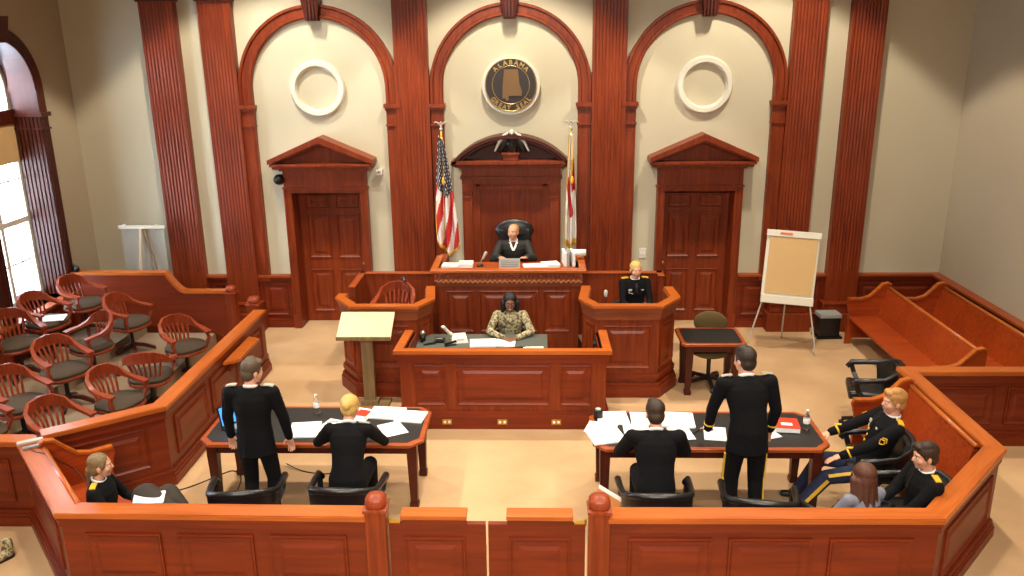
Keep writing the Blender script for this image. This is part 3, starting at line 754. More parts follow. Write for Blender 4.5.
b.add(vs, [tuple(range(m)), tuple(reversed(range(m, 2*m)))]+[(i, (i+1) % m, m+(i+1) % m, m+i) for i in range(m)]); b.build('tympanum', M['darkwood'], t)
b = MB(); b.bevbox(-.12, .12, -.44, -.16, 2.81, 2.9, .01); b.bevbox(-.14, .14, -.46, -.16, 2.9, 2.93, .006); b.build('pedestal', M['wood'], t)

# eagle
t = thing('eagle_sculpture', 'dark carved eagle with white head and wings perched on the curved pediment', 'sculpture', (0.02, -.44, 2.93)); t.scale = (1.3,)*3
b = MB(); b.ell((0, 0, .1), (.075, .06, .11)); b.ell((0, -.02, .16), (.06, .05, .07))
for s in (-1, 1):
    b.caps((s*.03, -.01, .04), (s*.035, -.02, .0), .015, .02)
    b.ell((s*.1, .0, .12), (.05, .03, .13), rot=Matrix.Rotation(-s*.35, 3, 'Y'))
remesh(b, 'body', M['leather'], t, .008, 2)
for s in (-1, 1):
    b = MB(); b.caps((s*.09, -.03, .2), (s*.15, -.03, .12), .022, .02); b.caps((s*.15, -.03, .12), (s*.2, -.03, .02), .02, .012); b.caps((s*.09, -.03, .2), (s*.05, -.04, .23), .02, .015)
    remesh(b, 'wing', M['white'], t, .007, 2)
b = MB(); b.ell((0, -.05, .24), (.03, .035, .032)); b.caps((0, -.08, .24), (0, -.1, .225), .012, .005)
b.build('head', M['white'], t, True)

# rings and seal
for x, l in ((-ARX-.02, 'white plaster ring on the wall above the left door'), (ARX, 'white plaster ring on the wall above the right door')):
    t = MB(Matrix.Translation((x, WF, 3.9)))
    t.sweep([(.375*cos(2*pi*k/64), 0, .375*sin(2*pi*k/64)) for k in range(64)], lambda i: [(-.055, 0), (-.055, .05), (-.03, .085), (.03, .085), (.055, .05), (.055, 0)], closed=True, up=V((0, -1, 0)))
    tag(t.build('wall_ring', M['white'], None, True, radians(40)), l, 'wall ornament')
t = thing('state_seal', 'round dark seal reading ALABAMA GREAT SEAL with gold state shape on the wall', 'wall seal', (.01, WF, 3.93))
def disc(r, y0, y1, n=64):
    b = MB(); vs = [(r*cos(2*pi*k/n), y0, r*sin(2*pi*k/n)) for k in range(n)]+[(r*cos(2*pi*k/n), y1, r*sin(2*pi*k/n)) for k in range(n)]
    return b.add(vs, [tuple(range(n)), tuple(reversed(range(n, 2*n)))]+[(i, (i+1) % n, n+(i+1) % n, n+i) for i in range(n)])
disc(.445, -.11, 0).build('backing', M['white'], t)
disc(.4, -.125, -.105).build('disc', mat('seal_dark', srgb(52, 46, 44), .4, noise=.1, metal=.2), t)
M['sealgold'] = mat('seal_gold', srgb(176, 146, 84), .35, metal=.5)
M['sealbrown'] = mat('seal_bronze', srgb(122, 92, 56), .4, metal=.3)
b = MB(); b.tube([(.285*cos(2*pi*k/48), -.128, .285*sin(2*pi*k/48)) for k in range(48)], .006, 6, closed=True); b.build('inner_ring', M['sealgold'], t)
b = MB(); b.tube([(.392*cos(2*pi*k/48), -.128, .392*sin(2*pi*k/48)) for k in range(48)], .008, 6, closed=True); b.build('outer_ring', M['sealgold'], t)
al = [(-.10, .23), (.11, .23), (.13, .02), (.17, -.10), (.165, -.16), (-.04, -.16), (-.035, -.22), (-.07, -.235), (-.09, -.19), (-.13, -.21), (-.125, 0)]
b = MB(); k = len(al); b.add([(x, -.15, z) for x, z in al]+[(x, -.12, z) for x, z in al], [tuple(range(k)), tuple(reversed(range(k, 2*k)))]+[(i, (i+1) % k, k+(i+1) % k, k+i) for i in range(k)]); b.build('state_shape', M['sealbrown'], t)
def glyph(ch, size):
    cu = bpy.data.curves.new('g', 'FONT'); cu.body = ch; cu.size = size; cu.extrude = .004; cu.align_x = 'CENTER'; cu.offset = .003
    o = bpy.data.objects.new('g', cu); COL.objects.link(o); dg = bpy.context.evaluated_depsgraph_get(); dg.update()
    me = bpy.data.meshes.new_from_object(o.evaluated_get(dg)); bpy.data.objects.remove(o); return me
GC = {}
for word, ang0, step, top in (('ALABAMA', radians(90), radians(15), True), ('GREAT SEAL', radians(270), radians(11.5), False)):
    n = len(word)
    for i, ch in enumerate(word):
        if ch == ' ': continue
        if ch not in GC:
            GC[ch] = glyph(ch, .095); GC[ch].materials.clear(); GC[ch].materials.append(M['sealgold'])
        if top: th = ang0-(i-(n-1)/2)*step; r = .305; rot = th-pi/2
        else: th = ang0+(i-(n-1)/2)*step; r = .375; rot = th+pi/2
        o = mesh_obj('letter', GC[ch], t)
        o.matrix_local = Matrix.Translation((r*cos(th), -.13, r*sin(th))) @ Matrix.Rotation(-rot, 4, 'Y') @ Matrix.Rotation(pi/2, 4, 'X')

# ------------------------------------------------------------------ RAILS
def mitre(pts, d):
    """offset a plan polyline by d to its left"""
    out = []; n = len(pts)
    for i, p in enumerate(pts):
        p = V(p)
        ns = []
        if i > 0: e = (p-V(pts[i-1])).normalized(); ns.append(V((-e.y, e.x)))
        if i < n-1: e = (V(pts[i+1])-p).normalized(); ns.append(V((-e.y, e.x)))
        if len(ns) == 2: m = (ns[0]+ns[1]); m = m/(m.dot(ns[0])); 
        else: m = ns[0]
        out.append((p.x+m.x*d, p.y+m.y*d))
    return out
def rail_path(pts, segs, H=.92, name='court_rail', cat='railing', capm='cap', panels=None, body='woodh'):
    """segs: label per segment"""
    def lay(seg_i, a, b_, z0, z1, mb):
        L = mitre(pts, a); R_ = mitre(pts, b_)
        mb.prism([L[seg_i], R_[seg_i], R_[seg_i+1], L[seg_i+1]], z0, z1)
    for i, lab in enumerate(segs):
        if lab is None: continue
        t = thing(name, lab, cat, (0, 0, 0))
        p0, p1 = V(pts[i]), V(pts[i+1]); e = (p1-p0); L = e.length; ang = math.atan2(e.y, e.x)
        def wrap(fn):
            # build in local frame of the segment so wood grain follows its length
            mb = MB(); fn(mb); inv = T(p0.x, p0.y, 0, ang).inverted(); mb.v = [tuple(inv @ V(q)) for q in mb.v]; return mb
        t.location = (p0.x, p0.y, 0); t.rotation_euler = (0, 0, ang)
        wrap(lambda m: (lay(i, .05, -.05, .0, H-.045, m), lay(i, .068, -.068, H-.14, H-.045, m), lay(i, .08, -.08, H-.075, H-.045, m))).build('body', M[body], t)
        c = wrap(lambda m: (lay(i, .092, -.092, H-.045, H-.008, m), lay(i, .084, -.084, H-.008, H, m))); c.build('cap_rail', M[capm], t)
        wrap(lambda m: (lay(i, .1, -.1, 0, .1, m), lay(i, .088, -.088, .1, .13, m), lay(i, .075, -.075, .13, .17, m))).build('base_moulding', M[body], t)
        n = panels[i] if panels else max(1, round(L/1.0)); w = (L-.2)/n
        for k in range(n):
            for side in (-1, 1):
                b = MB(); b.panel(.1+k*w+.07, .1+(k+1)*w-.07, .26, H-.2, .05*side, side); b.build('raised_panel', M[body], t)
    return
FRL = [(-.98, -7.38), (-3.5, -7.36), (-4.58, -6.12), (-6.78, -6.12)]
rail_path(FRL, ['low wooden rail left of the swing gates, in front of the left table', 'short angled wooden rail at the near left corner with remotes on top', 'low wooden rail running off to the left edge'], panels=[3, 1, 2])
FRR = [(.98, -7.38), (3.6, -7.36), (4.66, -6.22), (4.66, -4.32), (6.8, -4.32)]
rail_path(FRR, ['low wooden rail right of the swing gates, in front of the right table', 'short angled wooden rail at the near right corner', 'low wooden side rail behind the seated soldier on the right', 'low wooden rail closing off the pews at the right edge'], panels=[3, 1, 2, 2])
JR = [(-4.5, -6.0), (-3.6, -5.34), (-3.58, -2.1)]
rail_path(JR, ['angled wooden jury box rail at the near corner of the jury box', 'long wooden jury box rail with a small shelf beside the jury chairs'], panels=[1, 3])
# little shelf on the jury rail
t = thing('rail_shelf', 'narrow orange wooden shelf bracketed to the inner side of the jury rail', 'shelf', (-3.53, -3.3, 0))
b = MB(); b.prism([(.03, -.5), (.2, -.38), (.2, .38), (.03, .46)], .745, .785); b.build('shelf_board', M['cap'], t)
for y in (-.25, .25):
    b = MB(); b.add([(.0, y-.015, .55), (.0, y-.015, .745), (.17, y-.015, .745), (.0, y+.015, .55), (.0, y+.015, .745), (.17, y+.015, .745)], [(0, 1, 2), (5, 4, 3), (0, 3, 4, 1), (1, 4, 5, 2), (2, 5, 3, 0)]); b.build('bracket', M['wood'], t)

def newel(x, y, h, label, r=.085):
    t = thing('newel_post', label, 'post', (x, y, 0))
    b = MB(); b.bevbox(-r, r, -r, r, 0, h-.11, .008); b.build('shaft', M['wood'], t)
    b = MB(); b.bevbox(-r-.02, r+.02, -r-.02, r+.02, 0, .14, .008); b.build('plinth', M['wood'], t)
    b = MB(); b.bevbox(-r-.012, r+.012, -r-.012, r+.012, h-.13, h-.1, .006)
    n = 8
    prof = [(r*.95, -.1), (r*1.05, -.07), (r*1.0, -.035), (r*.75, -.008), (r*.3, .002)]
    vs = []; fs = []
    sq = [(cos(a)*(abs(cos(a))**3+abs(sin(a))**3)**(-1/3), sin(a)*(abs(cos(a))**3+abs(sin(a))**3)**(-1/3)) for a in [2*pi*k/24 for k in range(24)]]
    for rr, z in prof:
        for c_, s_ in sq: vs.append((rr*c_, rr*s_, h+z))
    for i in range(len(prof)-1):
        for k in range(24): d = (k+1) % 24; fs.append((i*24+k, i*24+d, (i+1)*24+d, (i+1)*24+k))
    fs += [tuple(reversed(range(24))), tuple(range(96, 120))]; b.add(vs, fs); b.build('finial', M['chairwood'], t, True, radians(50))
newel(-.9, -7.38, 1.08, 'square newel post with rounded top left of the swing gates')
newel(.91, -7.38, 1.08, 'square newel post with rounded top right of the swing gates')
newel(-3.72, -1.9, 1.06, 'square newel post behind the far end of the jury rail')
newel(-4.36, -1.08, .98, 'square newel post at the end of the low jury box back wall', .075)
# swing gates
for s, lab in ((-1, 'left swing gate panel with raised orange top and brass hinges'), (1, 'right swing gate panel with raised orange top and brass hinges')):
    t = thing('swing_gate', lab, 'gate', (s*.80, -7.38, 0)); q = -s
    x0, x1 = sorted((0, q*.79)); a, c = sorted((q*.12, q*.62))
    b = MB(); b.box(x0, x1, -.025, .025, .06, .82); b.box(a-.012, c+.012, -.028, .028, .82, .88); b.build('panel_body', M['woodh'], t)
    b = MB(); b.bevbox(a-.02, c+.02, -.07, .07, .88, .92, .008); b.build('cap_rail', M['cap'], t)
    for side in (-1, 1):
        b = MB(); b.panel(a+.0, c-.0, .2, .70, .025*side, side); b.build('raised_panel', M['woodh'], t)
    for z in (.83,):
        b = MB(); b.bevbox(min(0, q*.09), max(0, q*.09), -.02, .02, .82, .835, .003); b.tube([(0, 0, .8), (0, 0, .86)], .012, 8); b.build('hinge', M['brass'], t)

# ------------------------------------------------------------------ JURY BOX
tier_y0, tier_y1 = -6.0, -1.12
b = MB(); b.prism([(XL+.17, tier_y0+.0), (-5.75, tier_y0+.0), (-5.75, tier_y1), (XL+.17, tier_y1)], 0, .40); struct(b.build('floor_jury_upper', M['jurycarpet']))
b = MB(); b.prism([(-5.75, tier_y0), (-4.66, tier_y0), (-4.66, tier_y1), (-5.75, tier_y1)], 0, .22); struct(b.build('floor_jury_middle', M['jurycarpet']))
t = thing('jury_box_back_wall', 'wooden back wall of the jury box with a curved drop in its cap', 'partition', (0, -1.08, 0))
prof = [(XL+.01, 1.17), (-5.34, 1.17)]+[(-5.34+.30*(k/10), 1.17-.30*(k/10)**.5 if 0 else .87+.30*(1-sin(pi/2*k/10))) for k in range(1, 11)]+[(-4.42, .87)]
pts = [(XL+.01, 0)]+[(-4.42, 0)]+prof[::-1]
k = len(pts); b = MB(); b.add([(x, -.045, z) for x, z in pts]+[(x, .045, z) for x, z in pts], [tuple(range(k)), tuple(reversed(range(k, 2*k)))]+[(i, (i+1) % k, k+(i+1) % k, k+i) for i in range(k)]); b.build('panel', M['woodh'], t)
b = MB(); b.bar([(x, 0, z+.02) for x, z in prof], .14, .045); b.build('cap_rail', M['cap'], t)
b = MB(); b.bar([(XL+.18, -.06, .50), (-5.92, -.06, .50), (-5.62, -.06, .34), (-4.8, -.06, .34), (-4.5, -.06, .12), (-4.42, -.06, .12)], .03, .05); b.build('base_moulding', M['woodh'], t)

def jury_chair():
    t = thing('jury_chair', '', 'chair')
    b = MB(); n = 20; base = [(.262*cos(a)*(1.04 if sin(a) > 0 else .96), .25*sin(a)) for a in [2*pi*i/n for i in range(n)]]
    def sq(s): return [(x*s*(1+.10*abs(sin(2*math.atan2(y, x)))), y*s*(1+.10*abs(sin(2*math.atan2(y, x))))) for x, y in base]
    b.prism(sq(1.0), .405, .43, top=sq(1.04)); b.prism(sq(1.04), .43, .445, top=sq(1.02)); b.build('seat', M['chairwood'], t)
    b = MB(); b.prism(sq(.97), .445, .485, top=sq(1.0)); b.prism(sq(1.0), .485, .52, top=sq(.9)); b.build('cushion', M['cushion'], t, True, radians(60))
    # bow: arms + crest in one
    R = [(-.27, .20, .655), (-.275, .1, .67), (-.275, -.02, .685), (-.262, -.12, .715), (-.225, -.205, .775), (-.13, -.265, .815), (0, -.285, .825), (.13, -.265, .815), (.225, -.205, .775), (.262, -.12, .715), (.275, -.02, .685), (.275, .1, .67), (.27, .20, .655)]
    W = [.085, .08, .065, .052, .042, .036, .036, .036, .042, .052, .065, .08, .085]
    Hh = [.03, .032, .036, .055, .10, .14, .15, .14, .10, .055, .036, .032, .03]
    b = MB(); b.bar(R, lambda i: W[i], lambda i: Hh[i]); b.build('back_rail', M['chairwood'], t, True, radians(40))
    for s in (-1, 1):
        b = MB(); b.bar([(s*.265, .16, .65), (s*.285, .165, .57), (s*.25, .15, .49), (s*.225, .13, .43)], .035, .04, up=V((0, 1, 0))); b.build('arm_support', M['chairwood'], t)
    for i in range(7):
        x = (i-3)*.052; b = MB(); yb = -.185+abs(x)*.25; b.bar([(x*.95, yb, .44), (x*1.1, yb-.03, .62), (x*1.35, -.272+x*x*1.2, .785)], .026, .012, up=V((0, 1, 0))); b.build('spindle', M['chairwood'], t)
    b = MB(); b.lathe([(.07, .39), (.05, .36), (.03, .34), (.026, .16), (.04, .13), (.05, .1)], 14); b.bevbox(-.1, .1, -.12, .12, .385, .405, .005); b.build('swivel_column', M['blackplastic'], t, True, radians(40))
    for i in range(4):
        a = pi/4+i*pi/2; b = MB(); b.bar([(.03*cos(a), .03*sin(a), .13), (.15*cos(a), .15*sin(a), .1), (.29*cos(a), .29*sin(a), .03)], .05, .045); b.ell((.29*cos(a), .29*sin(a), .018), (.02, .02, .018)); b.build('leg', M['darkwood'], t)
    return t
proto = jury_chair(); proto['group'] = 'wooden swivel armchairs in the jury box'
JC = [(-4.58, -2.42, 0, -35, 'wooden jury armchair nearest the far newel post, in the front row'),
      (-4.6, -3.48, 0, 103, 'front row wooden jury armchair turned with its back to the viewer'),
      (-4.62, -4.28, 0, -18, 'front row wooden jury armchair just behind the bend of the jury rail'),
      (-4.8, -5.2, 0, -22, 'front row wooden jury armchair closest to the near corner of the jury rail'),
      (-5.55, -2.0, .22, -12, 'middle row wooden jury armchair nearest the jury box back wall'),
      (-5.62, -2.95, .22, -125, 'middle row wooden jury armchair swivelled towards the viewer, second from back wall'),
      (-5.5, -3.85, .22, -30, 'middle row wooden jury armchair with its whole slatted back visible, third from back wall'),
      (-5.45, -4.85, .22, -25, 'middle row wooden jury armchair cut by the left edge, showing its arm'),
      (-6.38, -1.66, .40, -15, 'upper row wooden jury armchair beside the window and back wall'),
      (-6.46, -2.5, .40, -12, 'upper row wooden jury armchair holding a pale writing board in window light'),
      (-6.35, -3.36, .40, -35, 'upper row wooden jury armchair at the left edge of the view'),
      (-5.45, -5.6, .22, -20, 'lowest wooden jury armchair at the left edge near the side rail')]
for i, (x, y, z, a, lab) in enumerate(JC):
    rz = radians(a-90)
    if i == 0: proto.location = (x, y, z); proto.rotation_euler = (0, 0, rz); proto['label'] = lab
    else: dup(proto, (x, y, z), rz, lab)
# papers lying on an upper-row chair
tag(MB(T(-6.40, -2.52, .925, .3)).bevbox(-.2, .2, -.14, .14, 0, .012, .003).build('notebook', M['paper']), 'pale open notebook lying on the upper row jury chair by the window', 'notebook')

# ------------------------------------------------------------------ BENCH
t = thing('judge_bench', 'tall wooden judge bench with carved rope moulding under its top', 'judge bench', (0, 0, 0))
b = MB(); b.box(-1.0, 1.0, -1.98, -.5, .5, .56); b.box(-1.0, -.94, -1.98, -1.0, 0, 1.3); b.box(.94, 1.0, -1.98, -1.0, 0, 1.3); b.box(-1.0, 1.0, -2.0, -1.92, 0, 1.3); b.build('carcass', M['wood'], t)
for x0, x1 in ((-.88, -.5), (-.42, .42), (.5, .88)):
    b = MB(); b.panel(x0, x1, .55, 1.17, -2.0); b.build('raised_panel', M['wood'], t)
b = MB()
for e, z0, z1 in ((.03, 1.24, 1.3), (.05, 1.3, 1.44), (.07, 1.44, 1.455)):
    b.box(-1-e, 1+e, -2-e, -1.93, z0, z1); b.box(-1-e, -.95, -1.93, -1.0, z0, z1); b.box(.95, 1+e, -1.93, -1.0, z0, z1)
b.build('crown_moulding', M['carved'], t)
b = MB(); pts = [(-1.04+2.08*k/120, -2.055+.008*cos(k*pi/1.5), 1.318+.018*sin(k*pi/2)) for k in range(121)]; b.tube(pts, .015, 6); b.build('rope_moulding', M['pewtrim'], t, True)
b = MB()
for k in range(34):
    x = -1.02+2.04*k/33; b.ell((x, -2.05, 1.39), (.022, .014, .03), 8, 6)
b.build('carved_frieze', M['chairwood'], t, True)['kind'] = 'stuff'
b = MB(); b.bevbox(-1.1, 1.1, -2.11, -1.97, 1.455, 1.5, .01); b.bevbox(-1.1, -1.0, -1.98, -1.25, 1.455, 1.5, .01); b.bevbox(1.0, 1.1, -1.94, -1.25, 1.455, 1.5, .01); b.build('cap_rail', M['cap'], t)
b = MB(); b.box(-1.0, 1.0, -1.97, -1.48, 1.42, 1.455); b.build('desk_top', M['tableedge'], t)
b = MB(); b.box(-1.05, 1.05, -2.02, -.42, 0, .12); b.build('base_moulding', M['wood'], t)
t = thing('bench_platform', 'raised wooden platform floor behind the judge bench', 'platform', (0, 0, 0)); t['kind'] = 'structure'
b = MB(); b.box(-.93, .93, -1.90, -.48, .0, .5); b.build('deck', M['jurycarpet'], t)

# witness stands
def stand(s, label):
    t = thing('witness_stand', label, 'witness stand', (0, 0, 0))
    P_ = [(1.10, -2.15), (1.03, -2.72), (1.18, -3.02), (2.0, -3.02), (2.25, -2.66), (2.22, -2.2)]
    if s < 0: P_[-1] = (2.24, -2.5); P_ = [(-x, y) for x, y in P_][::-1]
    q = 1
    L = lambda d: mitre(P_, d)
    def band(d0, d1, z0, z1, nm, mt, H=None):
        b = MB(); A = L(d0); B = L(d1)
        for i in range(len(P_)-1): b.prism([A[i], A[i+1], B[i+1], B[i]], z0, z1)
        return b.build(nm, M[mt], t)
    band(.0, .06, 0, 1.24, 'body', 'wood')
    b = MB()
    for d0, d1, z0, z1 in ((-.02, .07, 1.08, 1.15), (-.035, .07, 1.15, 1.2), (-.05, .07, 1.2, 1.25)):
        A = L(d0); B = L(d1)
        for i in range(len(P_)-1): b.prism([A[i], A[i+1], B[i+1], B[i]], z0, z1)
    b.build('crown_moulding', M['carved'], t)
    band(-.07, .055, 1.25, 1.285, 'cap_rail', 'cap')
    b = MB()
    for d0, d1, z0, z1 in ((-.06, 0, 0, .16), (-.045, 0, .16, .2), (-.03, 0, .26, .32)):
        A = L(d0); B = L(d1)
        for i in range(len(P_)-1): b.prism([A[i], A[i+1], B[i+1], B[i]], z0, z1)
    b.build('base_moulding', M['woodh'], t)
    for i in range(len(P_)-1):
        p0, p1 = V(P_[i]), V(P_[i+1]); e = p1-p0; 
        b = MB(T(p0.x, p0.y, 0, math.atan2(e.y, e.x))); m = .1 if e.length > .6 else .05
        b.panel(m, e.length-m, .4, 1.0, 0, -1); b.build('raised_panel', M['wood'], t)
    # back wall and side return
    b = MB(); x0, x1 = sorted((s*1.0, s*2.28)); b.box(x0, x1, -1.3, -1.22, 0, 1.22); ye = -2.0 if s < 0 else -1.45; a, c = sorted((s*2.2, s*2.28)); b.box(a, c, ye, -1.22, 0, 1.22); b.build('back_panel', M['wood'], t)
    b = MB(); b.bevbox(x0, x1+0, -1.315, -1.205, 1.22, 1.24, .006); a, c = sorted((s*2.19, s*2.29)); b.bevbox(a, c, ye-.02, -1.205, 1.22, 1.24, .006); b.build('back_cap', M['tableedge'], t)
    inner = L(.05); poly = [(s*1.02, -1.3)]
    A = [p for p in inner]
    poly = ([(1.02, -1.3), ] if s > 0 else [(-1.02, -1.3)])
    pp = A if s > 0 else A[::-1]
    poly = poly+[(x, y) for x, y in pp]+[(s*2.2, -1.3)]
    if s < 0: poly = poly[::-1]
    b = MB(); b.prism(poly, 0, .25); b.build('floor_deck', M['jurycarpet'], t)
    b = MB(); ds = L(.09); de = L(.42); 
    b.prism([ds[1], ds[2], ds[3], ((ds[3][0]), ds[3][1]+.12), (ds[0][0]+(.0), ds[2][1]+.40)] if 0 else [(s*1.22, -2.95), (s*1.95, -2.95), (s*2.12, -2.70), (s*1.16, -2.70)], 1.05, 1.08); b.build('inner_ledge', M['tableedge'], t)
    return t
stand(-1, 'empty left witness stand with splayed wooden front and armchair inside')
stand(1, 'occupied right witness stand with splayed wooden front panels')
wc = dup(proto, (-1.66, -1.95, .32), radians(180-8), 'wooden armchair inside the empty left witness stand'); del wc['group']
# witness chair
# clerk desk
t = thing('clerk_desk', 'wooden clerk enclosure with panelled front and grey writing top below the bench', 'desk', (0, 0, 0))
PC = [(-1.23, -3.28), (-1.26, -3.98), (1.24, -3.98), (1.23, -3.28)]
def bandc(d0, d1, z0, z1, mb):
    A = mitre(PC, d0); B = mitre(PC, d1)
    for i in range(3): mb.prism([A[i], A[i+1], B[i+1], B[i]], z0, z1)
b = MB(); bandc(0, .07, 0, .985, b); b.build('body', M['wood'], t)
b = MB(); bandc(-.02, .08, .86, .93, b); bandc(-.04, .085, .93, .985, b); b.build('crown_moulding', M['woodh'], t)
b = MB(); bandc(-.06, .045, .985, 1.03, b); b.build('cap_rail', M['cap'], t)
b = MB(); bandc(-.05, 0, 0, .19, b); bandc(-.035, 0, .19, .22, b); b.build('base_moulding', M['woodh'], t)
for x0, x1 in ((-1.08, -.7), (-.58, .56), (.68, 1.06)):
    b = MB(); b.panel(x0, x1, .3, .83, -3.98); b.build('raised_panel', M['woodh'], t)
b = MB(); b.box(-1.17, .54, -3.9, -2.76, .76, .785); b.build('writing_top', M['greytop'], t)
b = MB(); b.box(-1.15, -1.11, -2.85, -2.8, 0, .76); b.box(.48, .52, -2.85, -2.8, 0, .76); b.build('support', M['wood'], t)
# outlets on the desk base
for x in (-.7, -.02, .64):
    o = thing('wall_outlet', 'brass outlet plate low on the clerk desk front, %s' % ('left one' if x < -.5 else 'middle one' if x < .1 else 'right one'), 'outlet', (x, -4.03, .1))
    MB().bevbox(-.06, .06, -.008, 0, -.035, .035, .003).build('plate', M['brass'], o)
    for q in (-.028, .028): MB().bevbox(q-.014, q+.014, -.011, -.008, -.016, .016, .002).build('socket', M['paper'], o)

# ------------------------------------------------------------------ TABLES
def counsel_table(x0, x1, y0, y1, label, leg=.05, Z=.76, ch=.12, backlegs=True):
    cx = (x0+x1)/2; cy = (y0+y1)/2; hx = (x1-x0)/2; hy = (y1-y0)/2
    t = thing('table', label, 'table', (cx, cy, 0))
    def oct(d, c): hx2 = hx-d; hy2 = hy-d; return [(-hx2+c, -hy2), (hx2-c, -hy2), (hx2, -hy2+c), (hx2, hy2-c), (hx2-c, hy2), (-hx2+c, hy2), (-hx2, hy2-c), (-hx2, -hy2+c)]
    b = MB(); b.prism(oct(.012, ch), Z-.045, Z-.035, top=oct(0, ch)); b.prism(oct(0, ch), Z-.035, Z-.008); b.prism(oct(0, ch), Z-.008, Z, top=oct(.008, ch)); b.build('table_edge', M['tableedge'], t)
    b = MB(); b.prism(oct(.05, ch*.88), Z-.004, Z+.003); b.build('inlay', M['blacktop'], t)
    b = MB(); b.box(-hx+.1, hx-.1, -hy+.1, hy-.1, Z-.15, Z-.045); b.build('apron', M['darkwood'], t)
    for sx in (-1, 1):
        for sy in (-1, 1):
            x = sx*(hx-.12); y = sy*(hy-.12); b = MB()
            b.prism([(x-.05, y-.05), (x+.05, y-.05), (x+.05, y+.05), (x-.05, y+.05)], Z-.16, Z-.045)
            b.prism([(x-.035, y-.035), (x+.035, y-.035), (x+.035, y+.035), (x-.035, y+.035)], .06, Z-.16, top=[(x-.05, y-.05), (x+.05, y-.05), (x+.05, y+.05), (x-.05, y+.05)])
            b.bevbox(x-.045, x+.045, y-.045, y+.045, 0, .06, .006); b.build('leg', M['darkwood'], t)
counsel_table(-3.0, -.73, -5.92, -5.02, 'left counsel table with black inlay covered in papers beside a laptop')
counsel_table(.96, 3.28, -5.98, -5.12, 'right counsel table with black inlay, red book and scattered papers')
counsel_table(2.3, 3.15, -3.08, -2.42, 'small black-topped wooden table beside the right witness stand', ch=.04)

# ------------------------------------------------------------------ CHAIRS
def leather_chair(label, loc, rz, group=None):
    t = thing('leather_armchair', label, 'chair', loc, rz, group)
    b = MB(); b.bevbox(-.25, .25, -.24, .26, .40, .50, .035); b.build('seat', M['leather'], t, True)
    b = MB(); pts = [(-.30, -.09, .57), (-.255, -.20, .585), (-.14, -.265, .60), (0, -.28, .605), (.14, -.265, .60), (.255, -.20, .585), (.30, -.09, .57)]
    b.bar(pts, lambda i: (.05, .07, .08, .085, .08, .07, .05)[i], lambda i: (.20, .30, .33, .34, .33, .30, .20)[i]); b.build('backrest', M['leather'], t, True, radians(50))
    R = [(-.31, .25, .60), (-.33, .2, .655), (-.325, .05, .67), (-.31, -.1, .685), (-.26, -.22, .735), (-.14, -.29, .765), (0, -.305, .77), (.14, -.29, .765), (.26, -.22, .735), (.31, -.1, .685), (.325, .05, .67), (.33, .2, .655), (.31, .25, .60)]
    b = MB(); b.tube(R, [.028, .034, .03, .028, .03, .031, .031, .031, .03, .028, .03, .034, .028], 10); b.build('top_roll', M['leather'], t, True)
    for s in (-1, 1):
        b = MB(); b.bar([(s*.32, .2, .63), (s*.31, .17, .54), (s*.26, .12, .45)], .035, .05, up=V((0, 1, 0))); b.build('arm_support', M['blackplastic'], t)
    b = MB(); b.lathe([(.06, .4), (.03, .37), (.028, .14), (.05, .12), (.055, .08)], 14); b.build('column', M['blackplastic'], t, True, radians(40))
    for i in range(5):
        a = 2*pi*i/5+.3; b = MB(); b.bar([(.03*cos(a), .03*sin(a), .11), (.28*cos(a), .28*sin(a), .07)], .045, .03); b.ell((.28*cos(a), .28*sin(a), .03), (.03, .03, .03)); b.build('leg', M['blackplastic'], t)
    return t
lc = leather_chair('black leather armchair behind the standing man at the left table', (-2.24, -6.68, 0), radians(8)); lc.scale = (.97, 1.04, 1.08)
dup(lc, (-1.33, -6.62, 0), radians(-2), 'black leather armchair under the blonde woman at the left table')
dup(lc, (1.47, -6.68, 0), radians(0), 'black leather armchair under the seated man at the right table')
dup(lc, (2.36, -6.78, 0), radians(-10), 'black leather armchair behind the standing man at the right table')
dup(lc, (3.74, -5.83, 0), radians(84), 'black leather armchair under the soldier with gold chevrons')
dup(lc, (3.72, -6.68, 0), radians(88), 'black leather armchair under the young soldier in the near right corner')
dup(lc, (3.07, -6.93, 0), radians(22), 'black leather armchair under the long-haired woman behind the near rail')
dup(lc, (4.44, -3.92, 0), radians(75), 'empty black armchair behind the far end of the right-hand pew')
dup(lc, (1.76, -1.86, .25), radians(180), 'black armchair under the witness in the right stand').scale = (.9, .9, .84)
dup(lc, (.05, -2.46, 0), radians(180), 'black armchair under the clerk below the bench').scale = (.92, .92, .9)

t = thing('judge_chair', 'high-backed black leather chair behind the judge', 'chair', (.06, -.85, .56), radians(180))
b = MB(); pts = [(-.31, .02, 0), (-.2, -.03, 0), (0, -.05, 0), (.2, -.03, 0), (.31, .02, 0)]
b.bevbox(-.26, .26, -.06, .04, .55, 1.28, .04); remesh(b, 'backrest', M['leather'], t, .02, 3)
b = MB(); b.ell((0, -.02, 1.22), (.30, .075, .19), 24, 14); b.build('headrest', M['leather'], t, True)
b = MB(); b.bevbox(-.27, .27, 0, .5, .42, .52, .03); b.build('seat', M['leather'], t, True)
for s in (-1, 1):
    b = MB(); b.bar([(s*.31, .02, .72), (s*.31, .38, .72), (s*.29, .42, .5)], .05, .04); b.build('armrest', M['blackplastic'], t)
b = MB(); b.lathe([(.05, .42), (.03, .38), (.03, .12), (.06, .08)], 12); b.build('column', M['blackplastic'], t, True)
for i in range(5):
    a = 2*pi*i/5; b = MB(); b.bar([(.03*cos(a), .03*sin(a), .09), (.29*cos(a), .29*sin(a), .05)], .045, .03); b.ell((.29*cos(a), .29*sin(a), .025), (.025, .025, .025)); b.build('leg', M['blackplastic'], t)

